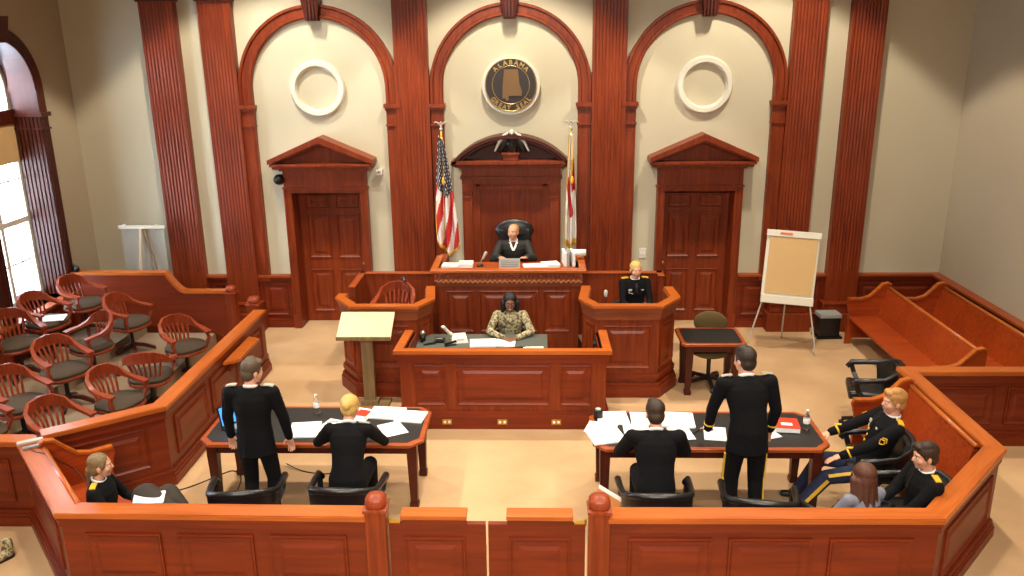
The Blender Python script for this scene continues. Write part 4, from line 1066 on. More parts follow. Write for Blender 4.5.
t = thing('task_chair', 'olive fabric swivel chair with rounded back behind the small table', 'chair', (2.76, -2.62, 0), radians(170))
b = MB(); b.ell((0, 0, .48), (.25, .24, .06), 20, 10); b.build('seat', M['olive'], t, True)
b = MB(); b.ell((0, -.24, .82), (.23, .05, .17), 20, 12); b.build('backrest', M['olive'], t, True)
b = MB(); b.bar([(0, -.05, .42), (0, -.26, .44), (0, -.3, .6), (0, -.28, .8)], .06, .02); b.build('back_support', M['blackplastic'], t)
b = MB(); b.lathe([(.08, .43), (.03, .4), (.028, .14), (.055, .12), (.06, .08)], 14); b.build('column', M['blackplastic'], t, True, radians(40))
for i in range(5):
    a = 2*pi*i/5+.5; b = MB(); b.bar([(.03*cos(a), .03*sin(a), .11), (.3*cos(a), .3*sin(a), .075)], .05, .035); l = V((cos(a), sin(a), 0)); b.build('leg', M['blackplastic'], t)
    b = MB(); o = V((.3*cos(a), .3*sin(a), .032)); sd = V((-sin(a), cos(a), 0)); b.tube([o-sd*.025, o+sd*.025], .032, 12); b.build('caster', M['blackplastic'], t)

# pews
def pew(label, loc, rz, L, ends=(0, 1)):
    """local: length along +x from 0 to L, sitter faces -y (front), back at y=+.25"""
    t = thing('pew', label, 'bench', loc, rz)
    b = MB(); b.bevbox(.03, L-.03, -.27, .19, .41, .45, .012); b.build('seat', M['pew'], t)
    b = MB(); vs = []
    b.add([(.03, .16, .43), (L-.03, .16, .43), (L-.03, .27, .90), (.03, .27, .90), (.03, .20, .43), (L-.03, .20, .43), (L-.03, .31, .90), (.03, .31, .90)], [(0, 1, 2, 3), (7, 6, 5, 4), (0, 4, 5, 1), (1, 5, 6, 2), (2, 6, 7, 3), (3, 7, 4, 0)])
    b.build('backrest', M['pew'], t)
    b = MB(); b.tube([(.03, .29, .91), (L-.03, .29, .91)], .026, 10); b.build('top_rail', M['cap'], t, True)
    prof = [(-.29, 0), (-.21, 0), (-.19, .1), (.2, .1), (.22, 0), (.33, 0), (.33, .9), (.32, .95), (.28, .97), (.2, .95), (.12, .86), (.02, .76), (-.1, .72), (-.3, .72), (-.32, .68), (-.3, .62), (-.27, .5)]
    k = len(prof)
    for x in [(0, L-.045)[e] for e in ends]:
        b = MB(); b.add([(x, y, z) for y, z in prof]+[(x+.045, y, z) for y, z in prof], [tuple(range(k)), tuple(reversed(range(k, 2*k)))]+[(i, (i+1) % k, k+(i+1) % k, k+i) for i in range(k)]); b.build('end_panel', M['pew'], t)
        b = MB(); b.bar([(x+.0225, y, z+.012) for y, z in prof[7:14]], .07, .024); b.build('end_cap', M['cap'], t)
    if len(ends) == 1:
        x = .06 if ends[0] == 1 else L-.12
        b = MB(); b.box(x, x+.05, -.2, .25, 0, .41); b.build('leg_panel', M['pew'], t)
    return t
pew('long wooden pew nearest the flip chart, open side to the courtroom well', (5.48, -.98, 0), radians(-90), 2.85)
pew('long wooden pew against the right wall wainscot, behind the other pew', (6.31, -.98, 0), radians(-90), 3.1)
pew('wooden pew along the right side rail behind the seated soldiers', (4.215, -4.72, 0), radians(-90), 1.5, (0,))
pew('wooden pew along the near left corner rail where the woman sits', (-3.20, -7.11, 0), radians(131.3), 1.36, (1,))

# ------------------------------------------------------------------ LECTERN, EASELS, FLAGS
t = thing('lectern', 'pale slanted-top lectern on a weathered wooden post before the left witness stand', 'lectern', (-1.78, -3.3, 0))
b = MB(); W_ = .345
b.add([(-W_, -.24, 1.02), (W_, -.24, 1.02), (W_, .14, 1.235), (-W_, .14, 1.235), (-W_, -.255, .99), (W_, -.255, .99), (W_, .125, 1.205), (-W_, .125, 1.205)], [(0, 1, 2, 3), (7, 6, 5, 4), (0, 4, 5, 1), (1, 5, 6, 2), (2, 6, 7, 3), (3, 7, 4, 0)]); b.build('slanted_top', M['pale'], t)
b = MB(); b.bevbox(-W_, W_, -.27, -.25, .985, 1.035, .004); b.build('page_stop', M['postwood'], t)
b = MB(); b.bevbox(-.075, .075, -.09, -.03, .03, 1.06, .006); b.build('post', M['postwood'], t)
b = MB(); b.bevbox(-.25, .25, -.28, .12, 0, .04, .008); b.bevbox(-.11, .11, -.13, .01, .04, .1, .006); b.build('base', M['postwood'], t)

# flip chart
t = thing('flip_chart_easel', 'white flip chart easel holding a blank tan pad near the right pilasters', 'easel', (4.15, -1.3, 0), radians(-9))
def tilt(b): 
    R = Matrix.Translation((0, 0, .76)) @ Matrix.Rotation(radians(-10), 4, 'X') @ Matrix.Rotation(radians(3.0), 4, 'Y'); b.v = [tuple(R @ V(p)) for p in b.v]; return b
b = MB(); b.bevbox(-.38, .38, -.0, .02, -.02, 1.07, .006); tilt(b).build('backboard', M['white'], t)
b = MB(); b.box(-.335, .345, -.022, -.002, .13, .99); tilt(b).build('pad', M['kraft'], t)
b = MB(); b.bevbox(-.39, .39, -.035, .0, .985, 1.08, .006); tilt(b).build('clamp_bar', M['white'], t)
b = MB(); b.bevbox(-.20, -.02, -.045, -.035, 1.02, 1.05, .004); tilt(b).build('marker', M['orange'], t)
b = MB(); b.bevbox(-.38, .38, -.05, .0, -.02, .1, .008); tilt(b).build('tray', M['white'], t)
for p, q in (((-.35, .0, .78), (-.56, -.12, 0)), ((.33, .0, .80), (.46, -.22, 0)), ((0, .06, 1.0), (.05, .55, 0))):
    b = MB(); b.tube([p, q], .012, 8); b.build('leg', M['silver'], t)

# small easel at the jury box
t = thing('display_easel', 'grey display board on a light wooden easel in the left corner', 'easel', (-5.9, -.5, 0))
b = MB(); b.bevbox(-.36, .34, -.02, -.005, .98, 1.77, .004); b.v = [tuple(Matrix.Translation((0, .0, 0)) @ V(p)) for p in b.v]; b.build('board', M['acrylic'], t)
b = MB(); b.bevbox(-.385, .375, -.035, .01, 1.765, 1.815, .006)
for x in (-.28, .24): b.bevbox(x-.02, x+.02, -.04, .0, 1.80, 1.835, .004)
b.build('top_bar', M['white'], t)
for p, q in (((-.02, -.04, 1.76), (-.12, -.08, .55)), ((-.12, -.08, .55), (-.16, -.1, 0)), ((.03, -.04, 1.76), (.26, -.08, .9)), ((.26, -.08, .9), (.42, -.1, 0)), ((0, .04, 1.76), (.05, .3, 0))):
    if p[2] < 1: continue
    full = (p[0]+(q[0]-p[0])*p[2]/(p[2]-q[2]) if 0 else None)
b = MB(); b.bar([(-.02, -.045, 1.77), (-.19, -.16, 0)], .035, .02); b.build('leg', M['pale'], t)
b = MB(); b.bar([(.04, -.045, 1.77), (.42, -.16, 0)], .035, .02); b.build('leg', M['postwood'], t)
b = MB(); b.bar([(0, .02, 1.77), (.03, .3, 0)], .035, .02); b.build('leg', M['postwood'], t)

def flag(kind, x, y, label):
    t = thing('flag', label, 'flag', (x, y, 0))
    b = MB(); b.tube([(0, 0, .05), (0, 0, 3.28)], .016, 10); b.build('pole', M['brass'], t, True)
    b = MB(); b.lathe([(.15, 0), (.15, .02), (.06, .05), (.03, .07), (.025, .12)], 20); b.build('stand', M['brass'], t, True)
    # finial: small eagle
    b = MB(); b.ell((0, 0, 3.31), (.028, .028, .028)); b.caps((0, 0, 3.32), (0, 0, 3.38), .016, .02)
    for s in (-1, 1): b.caps((0, 0, 3.37), (s*.07, 0, 3.42), .016, .010); b.caps((s*.07, 0, 3.42), (s*.11, 0, 3.40), .01, .006)
    b.ell((0, -.015, 3.41), (.016, .02, .018)); b.build('finial', M['silver'], t, True)
    # draped cloth: grid u (across folds), v (down)
    nu, nv = 56, 96; b = MB(); vs = []; fs = []; mi = []
    top, bot = 3.22, 1.34
    for j in range(nv+1):
        v = j/nv
        for i in range(nu+1):
            u = i/nu
            if kind == 'usa':
                w = .07+.28*min(1, v*1.3)**.8; cx = .03*v
                xx = (u-.5)*w+cx+.03*v; amp = .03+.05*v
                yy = -.045+amp*sin(u*pi*5.5+.6*v*3)*(.5+.5*sin(pi*u)) - .03*v
                zz = top-(top-bot)*v*(1-.10*abs(u-.62)*2)+ (-.10*(u-.1)*(1-v))
            else:
                w = .05+.13*min(1, v*1.2)**.8
                xx = (u-.5)*w-.0; yy = -.04+(.025+.04*v)*sin(u*pi*4.5+1+v*2)
                zz = top-(top-bot-.1)*v*(1-.06*abs(u-.5)*2)
            vs.append((xx, yy, zz))
    for j in range(nv):
        for i in range(nu):
            u = (i+.5)/nu; v = (j+.5)/nv
            q = (j*(nu+1)+i, j*(nu+1)+i+1, (j+1)*(nu+1)+i+1, (j+1)*(nu+1)+i)
            if kind == 'usa':
                if v < .50-.10*abs(u-.5):
                    m = 0 if not (((i//3)+(j//3)) % 2 == 0 and i % 3 != 2 and j % 3 != 2) else 2
                    if abs(u-.5) < .03 and v < .3: m = 3
                else:
                    m = 1 if int((u*4.2+v*5.5*.9+.2)) % 2 == 0 else 2
                    if v > .965 or u < .03 and v > .6: m = 3
            else:
                m = 2
                if u < .14 and v < .45: m = 3
                elif .38 < v < .72 and abs((u-.3)*.9-(v-.5)*1.4) < .16 or (v > .22 and v < .5 and u > .6): m = 1
                if v > .95: m = 3
                if u < .06: m = 3
            fs.append(q); mi.append(m)
    base = 0; b.v = vs; b.f = fs; b.mi = mi
    fl = b.build('cloth', [M['flagblue'], M['flagred'], M['flagwhite'], M['flaggold']], t, True)
    sd = fl.modifiers.new('thick', 'SOLIDIFY'); sd.thickness = .004
    c = MB(); c.tube([(.01, -.03, 3.2), (.03, -.06, 2.9), (.02, -.08, 2.6)], .012, 6); c.lathe([(.006, .0), (.022, -.02), (.025, -.1), (.02, -.12)], 10, (.02, -.09, 2.6)); c.build('tassel_cord', M['flaggold'], t, True)
M['flagblue'] = mat('flag_blue', srgb(24, 26, 52), .7); M['flagred'] = mat('flag_red', srgb(196, 34, 34), .7)
M['flagwhite'] = mat('flag_white', srgb(232, 228, 222), .7); M['flaggold'] = mat('flag_gold', srgb(222, 170, 50), .6)
flag('usa', -1.04, -.66, 'United States flag hanging furled on a pole left of the bench')
flag('ala', .92, -.62, 'white flag with red cross and gold fringe furled right of the bench')

# ------------------------------------------------------------------ SMALL THINGS
def paper(x, y, z, rz, label, w=.216, l=.28, h=.004, name='paper', cat='paper', group=None, m='paper'):
    n = MB(); n.box(-w/2, w/2, -l/2, l/2, 0, h)
    if h > .006:
        n.prism([(-w/2+.004, -l/2-.004), (w/2+.005, -l/2+.003), (w/2-.004, l/2+.005), (-w/2-.005, l/2-.002)], h, h+.003)
    if w > .15 and m == 'paper' and h < .03:
        zt = h+.003 if h > .006 else h
        for k in range(7):
            ln = w*(.76 if k % 3 else .5); n.box(-w*.38, -w*.38+ln, l*.36-k*l*.105, l*.36-k*l*.105+.004, zt, zt+.0006, 1)
    o = n.build(name, [M[m], M['print']]); o.location = (x, y, z); o.rotation_euler = (0, 0, rz); tag(o, label, cat, group)
    return o
Z = .765
G1 = 'loose papers on the left counsel table'; G2 = 'loose papers on the right counsel table'
paper(-1.98, -5.62, Z, .1, 'stack of papers on the left table just right of the standing man', .3, .34, .012, 'paper_stack')
paper(-1.70, -5.56, Z+.016, -.35, 'white sheet angled on the papers left of the blonde woman', .26, .3)
paper(-1.62, -5.70, Z, -.1, 'white sheet near the table edge by the blonde woman\'s left arm', .3, .2)
paper(-1.20, -5.22, Z, -.12, 'open white binder pages right behind the blonde woman\'s head', .36, .28, .016, 'paper_stack')
paper(-.93, -5.30, Z, -.15, 'white paper stack at the far right corner of the left table', .3, .26, .014, 'paper_stack')
paper(-1.08, -5.58, Z, .5, 'white sheet lying angled near the right edge of the left table', .24, .3)
ps = paper(-1.48, -5.24, Z, -.3, 'printed sheet with red picture on the left table', .25, .3, .005)
MB().box(-.06, .08, -.04, .11, .005, .006).build('printed_picture', M['red'], ps)
MB().box(.09, .11, -.1, .13, .005, .006).build('printed_strip', M['teal'], ps)
paper(1.10, -5.74, Z, .25, 'white paper stack hanging over the near left corner of the right table', .34, .3, .014, 'paper_stack')
paper(1.06, -5.58, Z+.018, -.3, 'white sheet fanned out at the left end of the right table', .3, .26)
paper(1.20, -5.32, Z, .05, 'white papers at the far left of the right table beside the tape roll', .32, .3, .012, 'paper_stack')
paper(1.52, -5.33, Z, -.05, 'white paper sheet beyond the seated man on the right table', .26, .3, .008)
paper(1.86, -5.36, Z, -.1, 'large white open pages right of the seated man\'s head', .36, .34, .014, 'paper_stack')
paper(1.86, -5.66, Z, .15, 'white sheet beside the right arm of the seated man', .22, .28)
paper(1.42, -5.60, Z, .0, 'white sheet directly in front of the seated man', .26, .3)
paper(2.20, -5.66, Z, -.15, 'white paper under the standing man\'s reach on the right table', .22, .3)
paper(2.70, -5.60, Z, .35, 'pale file folder beside the red book', .2, .34, .006, 'folder')
def pen(x, y, z, rz, label, m='blackplastic'):
    b = MB(T(x, y, z, rz)); b.tube([(-.07, 0, .006), (.06, 0, .006), (.075, 0, .006)], [.006, .006, .002], 8); tag(b.build('pen', M[m], None, True), label, 'pen')
pen(-1.74, -5.72, Z+.022, .1, 'black pen on papers at the left table')
pen(2.02, -5.62, Z+.005, .8, 'dark pen on the right table left of the standing man')
pen(.2, -3.3, .79, .5, 'black pen on the clerk desk')
# book
t = thing('book', 'thick red paperback law book on the right counsel table', 'book', (2.93, -5.52, Z), -.12)
MB().bevbox(-.14, .14, -.12, .12, .052, .058, .002).build('cover', M['red'], t); MB().box(-.135, .135, -.116, .116, .004, .052).build('pages', M['paper'], t); MB().bevbox(-.142, -.134, -.12, .12, .0, .058, .002).build('spine', M['red'], t)
MB().box(-.04, .07, -.06, .0, .058, .0588).build('cover_print', M['paper'], t)
# bottles
def bottle(x, y, label):
    t = thing('water_bottle', label, 'bottle', (x, y, Z))
    b = MB(); b.lathe([(.028, 0), (.033, .006), (.033, .06), (.030, .065), (.033, .07), (.033, .13), (.028, .155), (.013, .18), (.013, .2)], 18); b.build('bottle_body', M['bottle'], t, True)
    b = MB(); b.lathe([(.0335, .07), (.0338, .071), (.0338, .118), (.0335, .12)], 18); b.build('label_band', M['paper'], t, True)
    b = MB(); b.lathe([(.015, .195), (.015, .215), (.012, .218)], 14); b.build('bottle_cap', M['white'], t, True)
bottle(-1.96, -5.2, 'clear water bottle at the back edge of the left table')
bottle(3.14, -5.55, 'clear water bottle beside the red book')
# tape roll / cup
t = thing('tape_dispenser', 'small black cup-like dispenser at the left end of the right table', 'desk item', (1.05, -5.30, Z))
b = MB(); b.lathe([(.045, 0), (.05, .01), (.05, .09), (.044, .1)], 20); b.build('holder', M['blackplastic'], t, True); b = MB(); b.lathe([(.03, .1), (.03, .108), (.012, .109)], 16); b.build('lid', M['silver'], t, True)
# laptop
t = thing('laptop', 'open black laptop with glowing blue screen at the left end of the left table', 'laptop', (-2.67, -5.55, Z), radians(54)); t.scale = (.9,)*3
MB().bevbox(-.17, .17, -.12, .12, 0, .022, .005).build('keyboard_deck', M['blackplastic'], t)
b = MB(); b.box(-.165, .165, 0, .012, 0, .24); R4 = Matrix.Translation((0, .12, .02)) @ Matrix.Rotation(radians(-14), 4, 'X'); b.v = [tuple(R4 @ V(p)) for p in b.v]; lid = b.build('screen_lid', M['blackplastic'], t)
b = MB(); b.box(-.15, .15, -.002, .0, .015, .225); b.v = [tuple(R4 @ V(p)) for p in b.v]; b.build('display', M['bluescreen'], lid)
b = MB()
for r in range(4): b.box(-.14, .14, -.03+r*.03, -.008+r*.03, .022, .0235)
b.build('keys', M['greyplastic'], t)
t = thing('projector', 'flat dark document device beside the laptop on the left table', 'device', (-2.78, -5.22, Z))
MB().bevbox(-.1, .1, -.08, .08, 0, .03, .006).build('housing', M['blackplastic'], t); MB().bevbox(-.03, .03, -.05, .0, .03, .036, .003).build('buttons', M['greyplastic'], t)
# phones / remotes on the near left rail corner
o = MB(T(-4.47, -6.22, .922, .55)).bevbox(-.11, .11, -.03, .03, 0, .03, .008).build('remote_control', M['silver']); tag(o, 'silver remote lying on the near left rail corner', 'remote')
o = MB(T(-4.38, -6.32, .922, .6)).bevbox(-.09, .09, -.022, .022, 0, .025, .008).build('remote_control', M['metal']); tag(o, 'darker remote lying closest to the viewer on the left rail corner', 'remote')
# cables
def cable(pts, label, r=.006):
    P_ = [V(p) for p in pts]; out = []
    for i in range(len(P_)-1):
        a = P_[max(i-1, 0)]; b_ = P_[i]; c = P_[i+1]; d = P_[min(i+2, len(P_)-1)]
        for k in range(6):
            q = k/6; out.append(.5*((2*b_)+(c-a)*q+(2*a-5*b_+4*c-d)*q*q+(3*b_-a-3*c+d)*q**3))
    out.append(P_[-1]); b = MB(); b.tube(out, r, 6); tag(b.build('cable', M['blackplastic'], None, True), label, 'cable')
cable([(-3.7, -5.6, .008), (-3.4, -5.5, .008), (-3.15, -5.25, .008), (-3.0, -5.1, .008), (-2.85, -5.25, .008), (-2.8, -5.5, .01)], 'thin dark cable on the carpet from jury rail to left table')
cable([(-4.46, -6.3, .93), (-4.3, -6.42, .935), (-4.2, -6.45, .93), (-4.12, -6.36, .8), (-4.0, -6.3, .65), (-3.7, -6.6, .55)], 'thin black cord draped over the near left rail', .005)
cable([(-2.43, -4.97, .03), (-2.2, -5.1, .008), (-1.9, -5.15, .008), (-1.7, -5.0, .008)], 'short dark cable with plug under the left table')
# charcoal coat + papers on woman's lap
b = MB(); b.ell((-3.02, -6.82, .60), (.2, .16, .09)); b.caps((-3.15, -6.72, .64), (-2.85, -6.9, .58), .13, .1); b.caps((-3.0, -6.6, .6), (-2.75, -6.8, .45), .1, .09); b.caps((-2.8, -6.8, .5), (-2.7, -6.9, .3), .1, .08)
o = remesh(b, 'folded_coat', M['coat_grey'], None, .012, 6); tag(o, 'charcoal coat draped over the lap of the woman in the left corner', 'coat')
o = paper(-3.05, -6.86, .70, .3, 'white papers held low on the lap of the woman in the left corner', .26, .2, .01)
# folder standing by the gate post
t = thing('file_folder', 'tan file folder with papers leaning behind the right newel post', 'folder', (.98, -6.55, 0), radians(-52))
for i, (m, d) in enumerate((('tanfolder', 0), ('paper', .018), ('tanfolder', .03))):
    b = MB(); b.box(-.16, .16, d, d+.006, .0, .56+(.03 if m == 'paper' else 0)); R4 = Matrix.Rotation(radians(-12), 4, 'X'); b.v = [tuple(R4 @ V(p)) for p in b.v]; b.build('inner_papers' if m == 'paper' else 'cover', M[m], t)
# clerk desk items
t = thing('desk_phone', 'white desk telephone with raised handset on the clerk desk', 'telephone', (-.62, -3.02, .786), .2)
b = MB(); b.prism([(-.11, -.1), (.11, -.1), (.11, .1), (-.11, .1)], 0, .03, top=[(-.1, -.09), (.1, -.09), (.1, .1), (-.1, .1)]); b.prism([(-.1, 0), (.1, 0), (.1, .1), (-.1, .1)], .03, .075, top=[(-.09, .06), (.09, .06), (.09, .1), (-.09, .1)]); b.build('phone_base', M['white'], t)
b = MB(); b.caps((-.12, .05, .09), (-.2, .0, .2), .022, .022); b.ell((-.11, .06, .085), (.03, .03, .025)); b.ell((-.21, -.01, .21), (.028, .028, .022)); b.build('handset', M['white'], t, True)
MB().box(-.04, .06, -.08, -.02, .03, .036).build('keypad', M['greyplastic'], t)
paper(-.30, -3.14, .787, .05, 'open white binder pages on the clerk desk left of the clerk', .34, .26, .02, 'paper_stack')
paper(-.02, -3.12, .787, -.05, 'white papers under the clerk\'s hands', .28, .26, .01)
paper(.36, -3.34, .787, .02, 'white papers at the right end of the clerk desk', .26, .14, .008)
t = thing('desk_lamp_cup', 'round black cup at the left end of the clerk desk', 'cup', (-1.1, -3.05, .786)); b = MB(); b.lathe([(.035, 0), (.042, .1), (.036, .1), (.03, .02)], 18); b.build('cup_body', M['blackplastic'], t, True); b = MB(); b.ell((0, 0, .12), (.04, .04, .035)); b.build('dome_lid', M['metal'], t, True)
for x, y, l in ((-1.0, -3.16, 'small metal stapler beside the black cup on the clerk desk'), (-.72, -3.2, 'black stapler near the white telephone')):
    t = thing('stapler', l, 'stapler', (x, y, .786), .4)
    MB().bevbox(-.08, .08, -.02, .02, 0, .014, .004).build('stapler_base', M['blackplastic'], t); b = MB(); b.bar([(-.08, 0, .03), (.08, 0, .05)], .03, .022); b.build('stapler_arm', M['metal' if x < -.9 else 'blackplastic'], t)
t = thing('adding_machine', 'small dark pouch-like device on the clerk desk', 'device', (-.88, -3.06, .786), -.1)
MB().bevbox(-.07, .07, -.05, .05, 0, .05, .012).build('housing', M['blackplastic'], t); MB().bevbox(-.05, .05, -.03, .0, .05, .055, .002).build('keypad', M['greyplastic'], t)
o = MB(T(.14, -3.32, .787, .35)).bevbox(-.09, .09, -.02, .02, 0, .02, .006).build('glasses_case', M['blackplastic']); tag(o, 'long black case beside papers on the clerk desk', 'case')
t = thing('radio_handset', 'black handset clipped inside the right end of the clerk desk', 'device', (1.12, -3.62, .95)); MB().bevbox(-.02, .02, -.06, .06, 0, .05, .006).build('housing', M['blackplastic'], t); b = MB(); b.tube([(0, .05, .04), (.02, .08, .14)], .006, 6); b.build('antenna', M['blackplastic'], t)
# bench items
BZ = 1.457
def desk_thing_papers():
    for i, (x, y, w, l, h, lab) in enumerate(((-.84, -1.78, .24, .2, .03, 'white papers at the left end of the judge bench'), (-.62, -1.74, .2, .2, .05, 'white paper pile beside the microphone on the judge bench'), (.38, -1.8, .34, .2, .02, 'long white papers right of the nameplate on the judge bench'), (.6, -1.72, .24, .22, .03, 'white papers stacked in front of the upright files on the judge bench'))):
        paper(x, y, BZ, .1*(i-1), lab, w, l, h+.01, 'paper_stack')
desk_thing_papers()
t = thing('microphone', 'silver gooseneck microphone left of the judge', 'microphone', (-.42, -1.72, BZ)); b = MB(); b.lathe([(.05, 0), (.05, .015), (.015, .03)], 16); b.build('microphone_base', M['blackplastic'], t, True)
b = MB(); b.tube([(0, 0, .02), (.02, 0, .08), (.05, -.01, .13)], .006, 6); b.build('gooseneck', M['metal'], t); b = MB(); b.caps((.05, -.01, .12), (.09, -.02, .2), .018, .024); b.build('microphone_head', M['silver'], t, True)
t = thing('name_plate', 'grey slatted desk device in front of the judge', 'device', (.01, -1.8, BZ)); b = MB(); b.prism([(-.15, -.04), (.15, -.04), (.15, .05), (-.15, .05)], 0, .12, top=[(-.15, .02), (.15, .02), (.15, .05), (-.15, .05)]); b.build('housing', M['greyplastic'], t)
b = MB()
for k in range(4): b.box(-.13, .13, -.034+k*.013, -.028+k*.013, .02+k*.024, .03+k*.024)
b.build('grille', M['metal'], t)
for k, (x, rz, lab) in enumerate(((.80, .1, 'white file standing upright, first of those at the right end of the bench'), (.86, -.05, 'grey file standing upright in the middle of those at the right end of the bench'), (.92, .12, 'white file standing upright, outermost at the right end of the bench'))):
    o = MB(T(x, -1.62, BZ, rz)).bevbox(-.02, .02, -.14, .14, 0, .2, .004).build('upright_file', M['greyplastic' if k == 1 else 'paper']); tag(o, lab, 'file')
b = MB(Matrix.Translation((1.0, -1.5, BZ+.14)) @ Matrix.Rotation(radians(90), 4, 'Y')); b.lathe([(.012, -.16), (.05, -.16), (.05, .12), (.012, .12)], 16); o = b.build('paper_roll', M['paper'], None, True); tag(o, 'rolled white paper sticking out at the right end of the judge bench', 'paper roll')
# microphones on the witness stands
def wmic(x, y, z, pts, label, mh='blackplastic'):
    t = thing('microphone', label, 'microphone', (x, y, z)); b = MB(); b.lathe([(.045, 0), (.045, .015), (.012, .03)], 16); b.build('microphone_base', M['silver'], t, True)
    b = MB(); b.tube(pts, .008, 6); b.build('stem', M['blackplastic'], t, True); p = V(pts[-1]); q = V(pts[-2]); b = MB(); b.caps(p, p+(p-q).normalized()*.05, .022, .026); b.build('microphone_head', M[mh], t, True)
wmic(-1.32, -2.62, 1.255-.175, [(0, 0, .02), (0, 0, .24), (-.03, .05, .32), (-.08, .12, .38)], 'black microphone on a stem at the left witness stand')
wmic(1.32, -2.75, 1.08, [(0, 0, .02), (0, 0, .16), (.0, .02, .24)], 'white-headed microphone at the left side of the right witness stand', 'silver')
paper(1.46, -2.8, 1.082, .0, 'white sheet on the inner ledge of the right witness stand', .24, .16)
# wall fittings
t = thing('wall_speaker', 'round black loudspeaker mounted left of the left door pediment', 'loudspeaker', (-3.70, WF, 2.5)); b = MB(); b.caps((0, -.05, 0), (0, -.14, 0), .075, .085, 20); b.build('speaker_body', M['blackplastic'], t, True); MB().bevbox(-.02, .02, -.06, 0, -.03, .03, .003).build('bracket', M['blackplastic'], t)
t = thing('wall_sensor', 'small white box mounted right of the left door pediment', 'sensor', (-2.10, WF, 2.60)); MB().bevbox(-.05, .05, -.09, 0, -.05, .05, .01).build('sensor_body', M['white'], t); b = MB(); b.ell((0, -.09, 0), (.025, .012, .025)); b.build('lens', M['greyplastic'], t, True)
t = thing('light_switch', 'white double switch plate on the wall left of the right door', 'switch', (2.12, WF, 1.24)); MB().bevbox(-.06, .06, -.012, 0, -.08, .08, .004).build('plate', M['white'], t)
for q in (-.025, .025): MB().bevbox(q-.012, q+.012, -.02, -.012, -.025, .025, .003).build('toggle', M['paper'], t)
for x, z in ((-.33, 1.98), (.38, 1.98), (-.33, 1.7), (.38, 1.72)): pass
t = thing('floor_speaker', 'black equipment box with grey top on the floor by the right pilasters', 'equipment box', (5.02, -.68, 0), .05)
MB().bevbox(-.16, .16, -.12, .12, .03, .34, .01).build('box_body', M['blackplastic'], t); MB().bevbox(-.17, .17, -.13, .13, .34, .40, .01).build('box_lid', M['greyplastic'], t); MB().bevbox(-.2, .2, -.15, .12, 0, .03, .005).build('foot_plate', M['blackplastic'], t)
t = thing('decor_bracket', 'small dark scroll bracket at the left end of the jury box wall', 'bracket', (-6.75, -1.08, 1.2)); b = MB(); b.ell((0, 0, .05), (.05, .05, .06)); b.caps((0, 0, .05), (-.05, .0, .13), .03, .02); b.build('scroll', M['leather'], t, True)
# camouflage boot cut by the left edge
t = thing('boot', 'camouflage-patterned shoe on the floor at the lower left edge', 'shoe', (-4.55, -6.75, 0), radians(150)); b = MB(); b.caps((0, -.02, .05), (.0, .16, .045), .05, .042); b.caps((0, -.03, .06), (0, -.03, .16), .05, .05); remesh(b, 'upper', M['camo'], t, .008, 3)
b = MB(); b.caps((0, -.03, .018), (0, .17, .018), .05, .042); b.v = [(x, y, min(z, .02)) if z > .02 else (x, y, max(z, 0)) for x, y, z in b.v]; b.build('sole', M['blackplastic'], t)

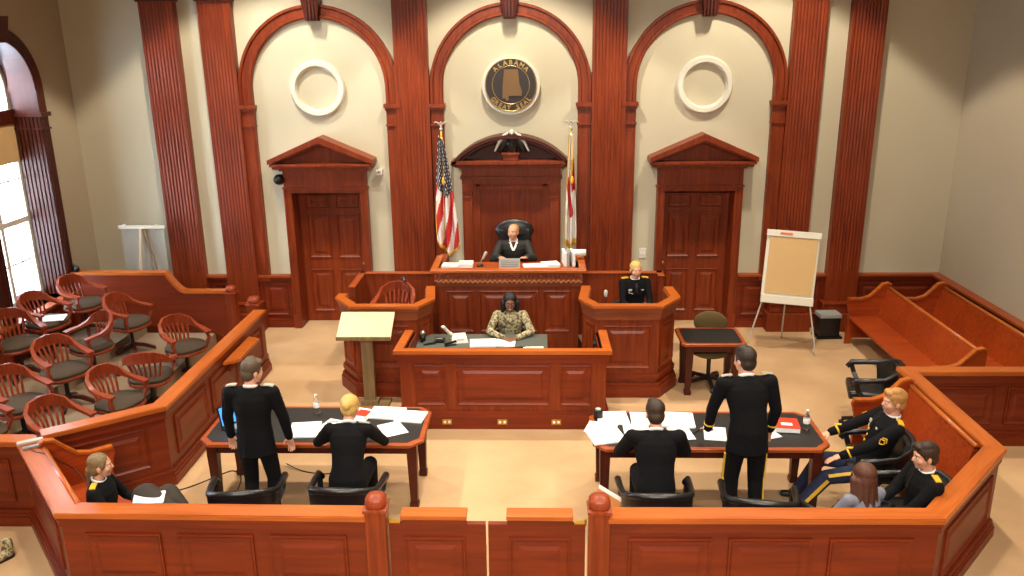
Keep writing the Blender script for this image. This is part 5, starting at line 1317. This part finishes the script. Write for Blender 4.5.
GR = {'leather_armchair': 'black leather armchairs around the courtroom', 'pilaster': 'fluted pilasters on the back wall', 'newel_post': 'square newel posts on the rails',
      'swing_gate': 'pair of swing gates', 'wall_outlet': 'outlets on the clerk desk base', 'pew': 'wooden pews', 'wall_ring': 'white rings above the doors', 'water_bottle': 'water bottles on the counsel tables',
      'flag': 'flags flanking the bench', 'door_casing': 'pedimented door casings', 'upright_file': 'files standing on the bench', 'court_rail': 'low wooden court rails', 'pen': 'pens', 'microphone': 'courtroom microphones',
      'stapler': 'staplers on the clerk desk', 'remote_control': 'remotes on the near left rail', 'witness_stand': 'pair of witness stands', 'window_casing': 'arched window casings'}
for o in COL.objects:
    if o.parent is None and 'label' in o:
        k = o.name.split('.')[0]
        if k in GR: o['group'] = GR[k]
        elif k in ('paper', 'paper_stack') and 'group' not in o:
            o['group'] = G1 if 'left table' in o['label'] or 'blonde' in o['label'] else G2 if 'right table' in o['label'] or 'seated man' in o['label'] else 'papers on the bench and clerk desk'

# ------------------------------------------------------------------ LIGHTS
def lamp(kind, name, loc, energy, col, **k):
    l = bpy.data.lights.new(name, kind); l.energy = energy; l.color = col
    for a, v in k.items():
        if a not in ('target',): setattr(l, a, v)
    o = bpy.data.objects.new(name, l); COL.objects.link(o); o.location = loc
    tg = V(k.get('target', (loc[0], loc[1], 0))); d = tg-V(loc); o.rotation_euler = d.to_track_quat('-Z', 'Y').to_euler(); return o
WARM = (1, .87, .69)
for x in (-3.7, 0, 3.7):
    for y, e in ((-2.3, 820), (-5.6, 640), (-9.0, 640), (-12.3, 640)):
        lamp('SPOT', 'ceiling_light', (x, y, ZC-.1), e*(.82 if x == 0 and y < -3 else 1.05), WARM, target=(x, y, 0), spot_size=radians(94), spot_blend=.12 if y > -3 else .5, shadow_soft_size=.14)
for x, e in ((-3.0, 420), (0, 240), (3.0, 60)):
    lamp('SPOT', 'wall_washer', (x, -3.6, ZC-.3), e, (1, .95, .86) if x < 0 else (1, .90, .72), target=(x, 0, 3.0), spot_size=radians(50), spot_blend=.5, shadow_soft_size=.06)
lamp('AREA', 'frontal_fill', (0, -14.8, 6.2), 170, (1, .93, .84), target=(0, -4.2, .2), shape='RECTANGLE', size=7, size_y=.8, spread=radians(75))  # added fill from behind the camera, brightens faces and rail fronts
for wy in WY:
    o = lamp('AREA', 'window_daylight', (XL-.6, wy, 2.7), 260, (.72, .86, 1), target=(0, wy, 1.2), shape='RECTANGLE', size=1.9, size_y=3.4)
w = bpy.data.worlds.new('sky'); SC.world = w; w.use_nodes = True
bg = w.node_tree.nodes['Background']; bg.inputs['Color'].default_value = (.62, .80, 1, 1); bg.inputs['Strength'].default_value = 6
vs = SC.view_settings; vs.view_transform = 'Standard'; vs.look = 'None'; vs.exposure = 0; vs.gamma = 1; vs.use_curve_mapping = False
SC.cycles.use_denoising = True
SC.cycles.max_bounces = 8
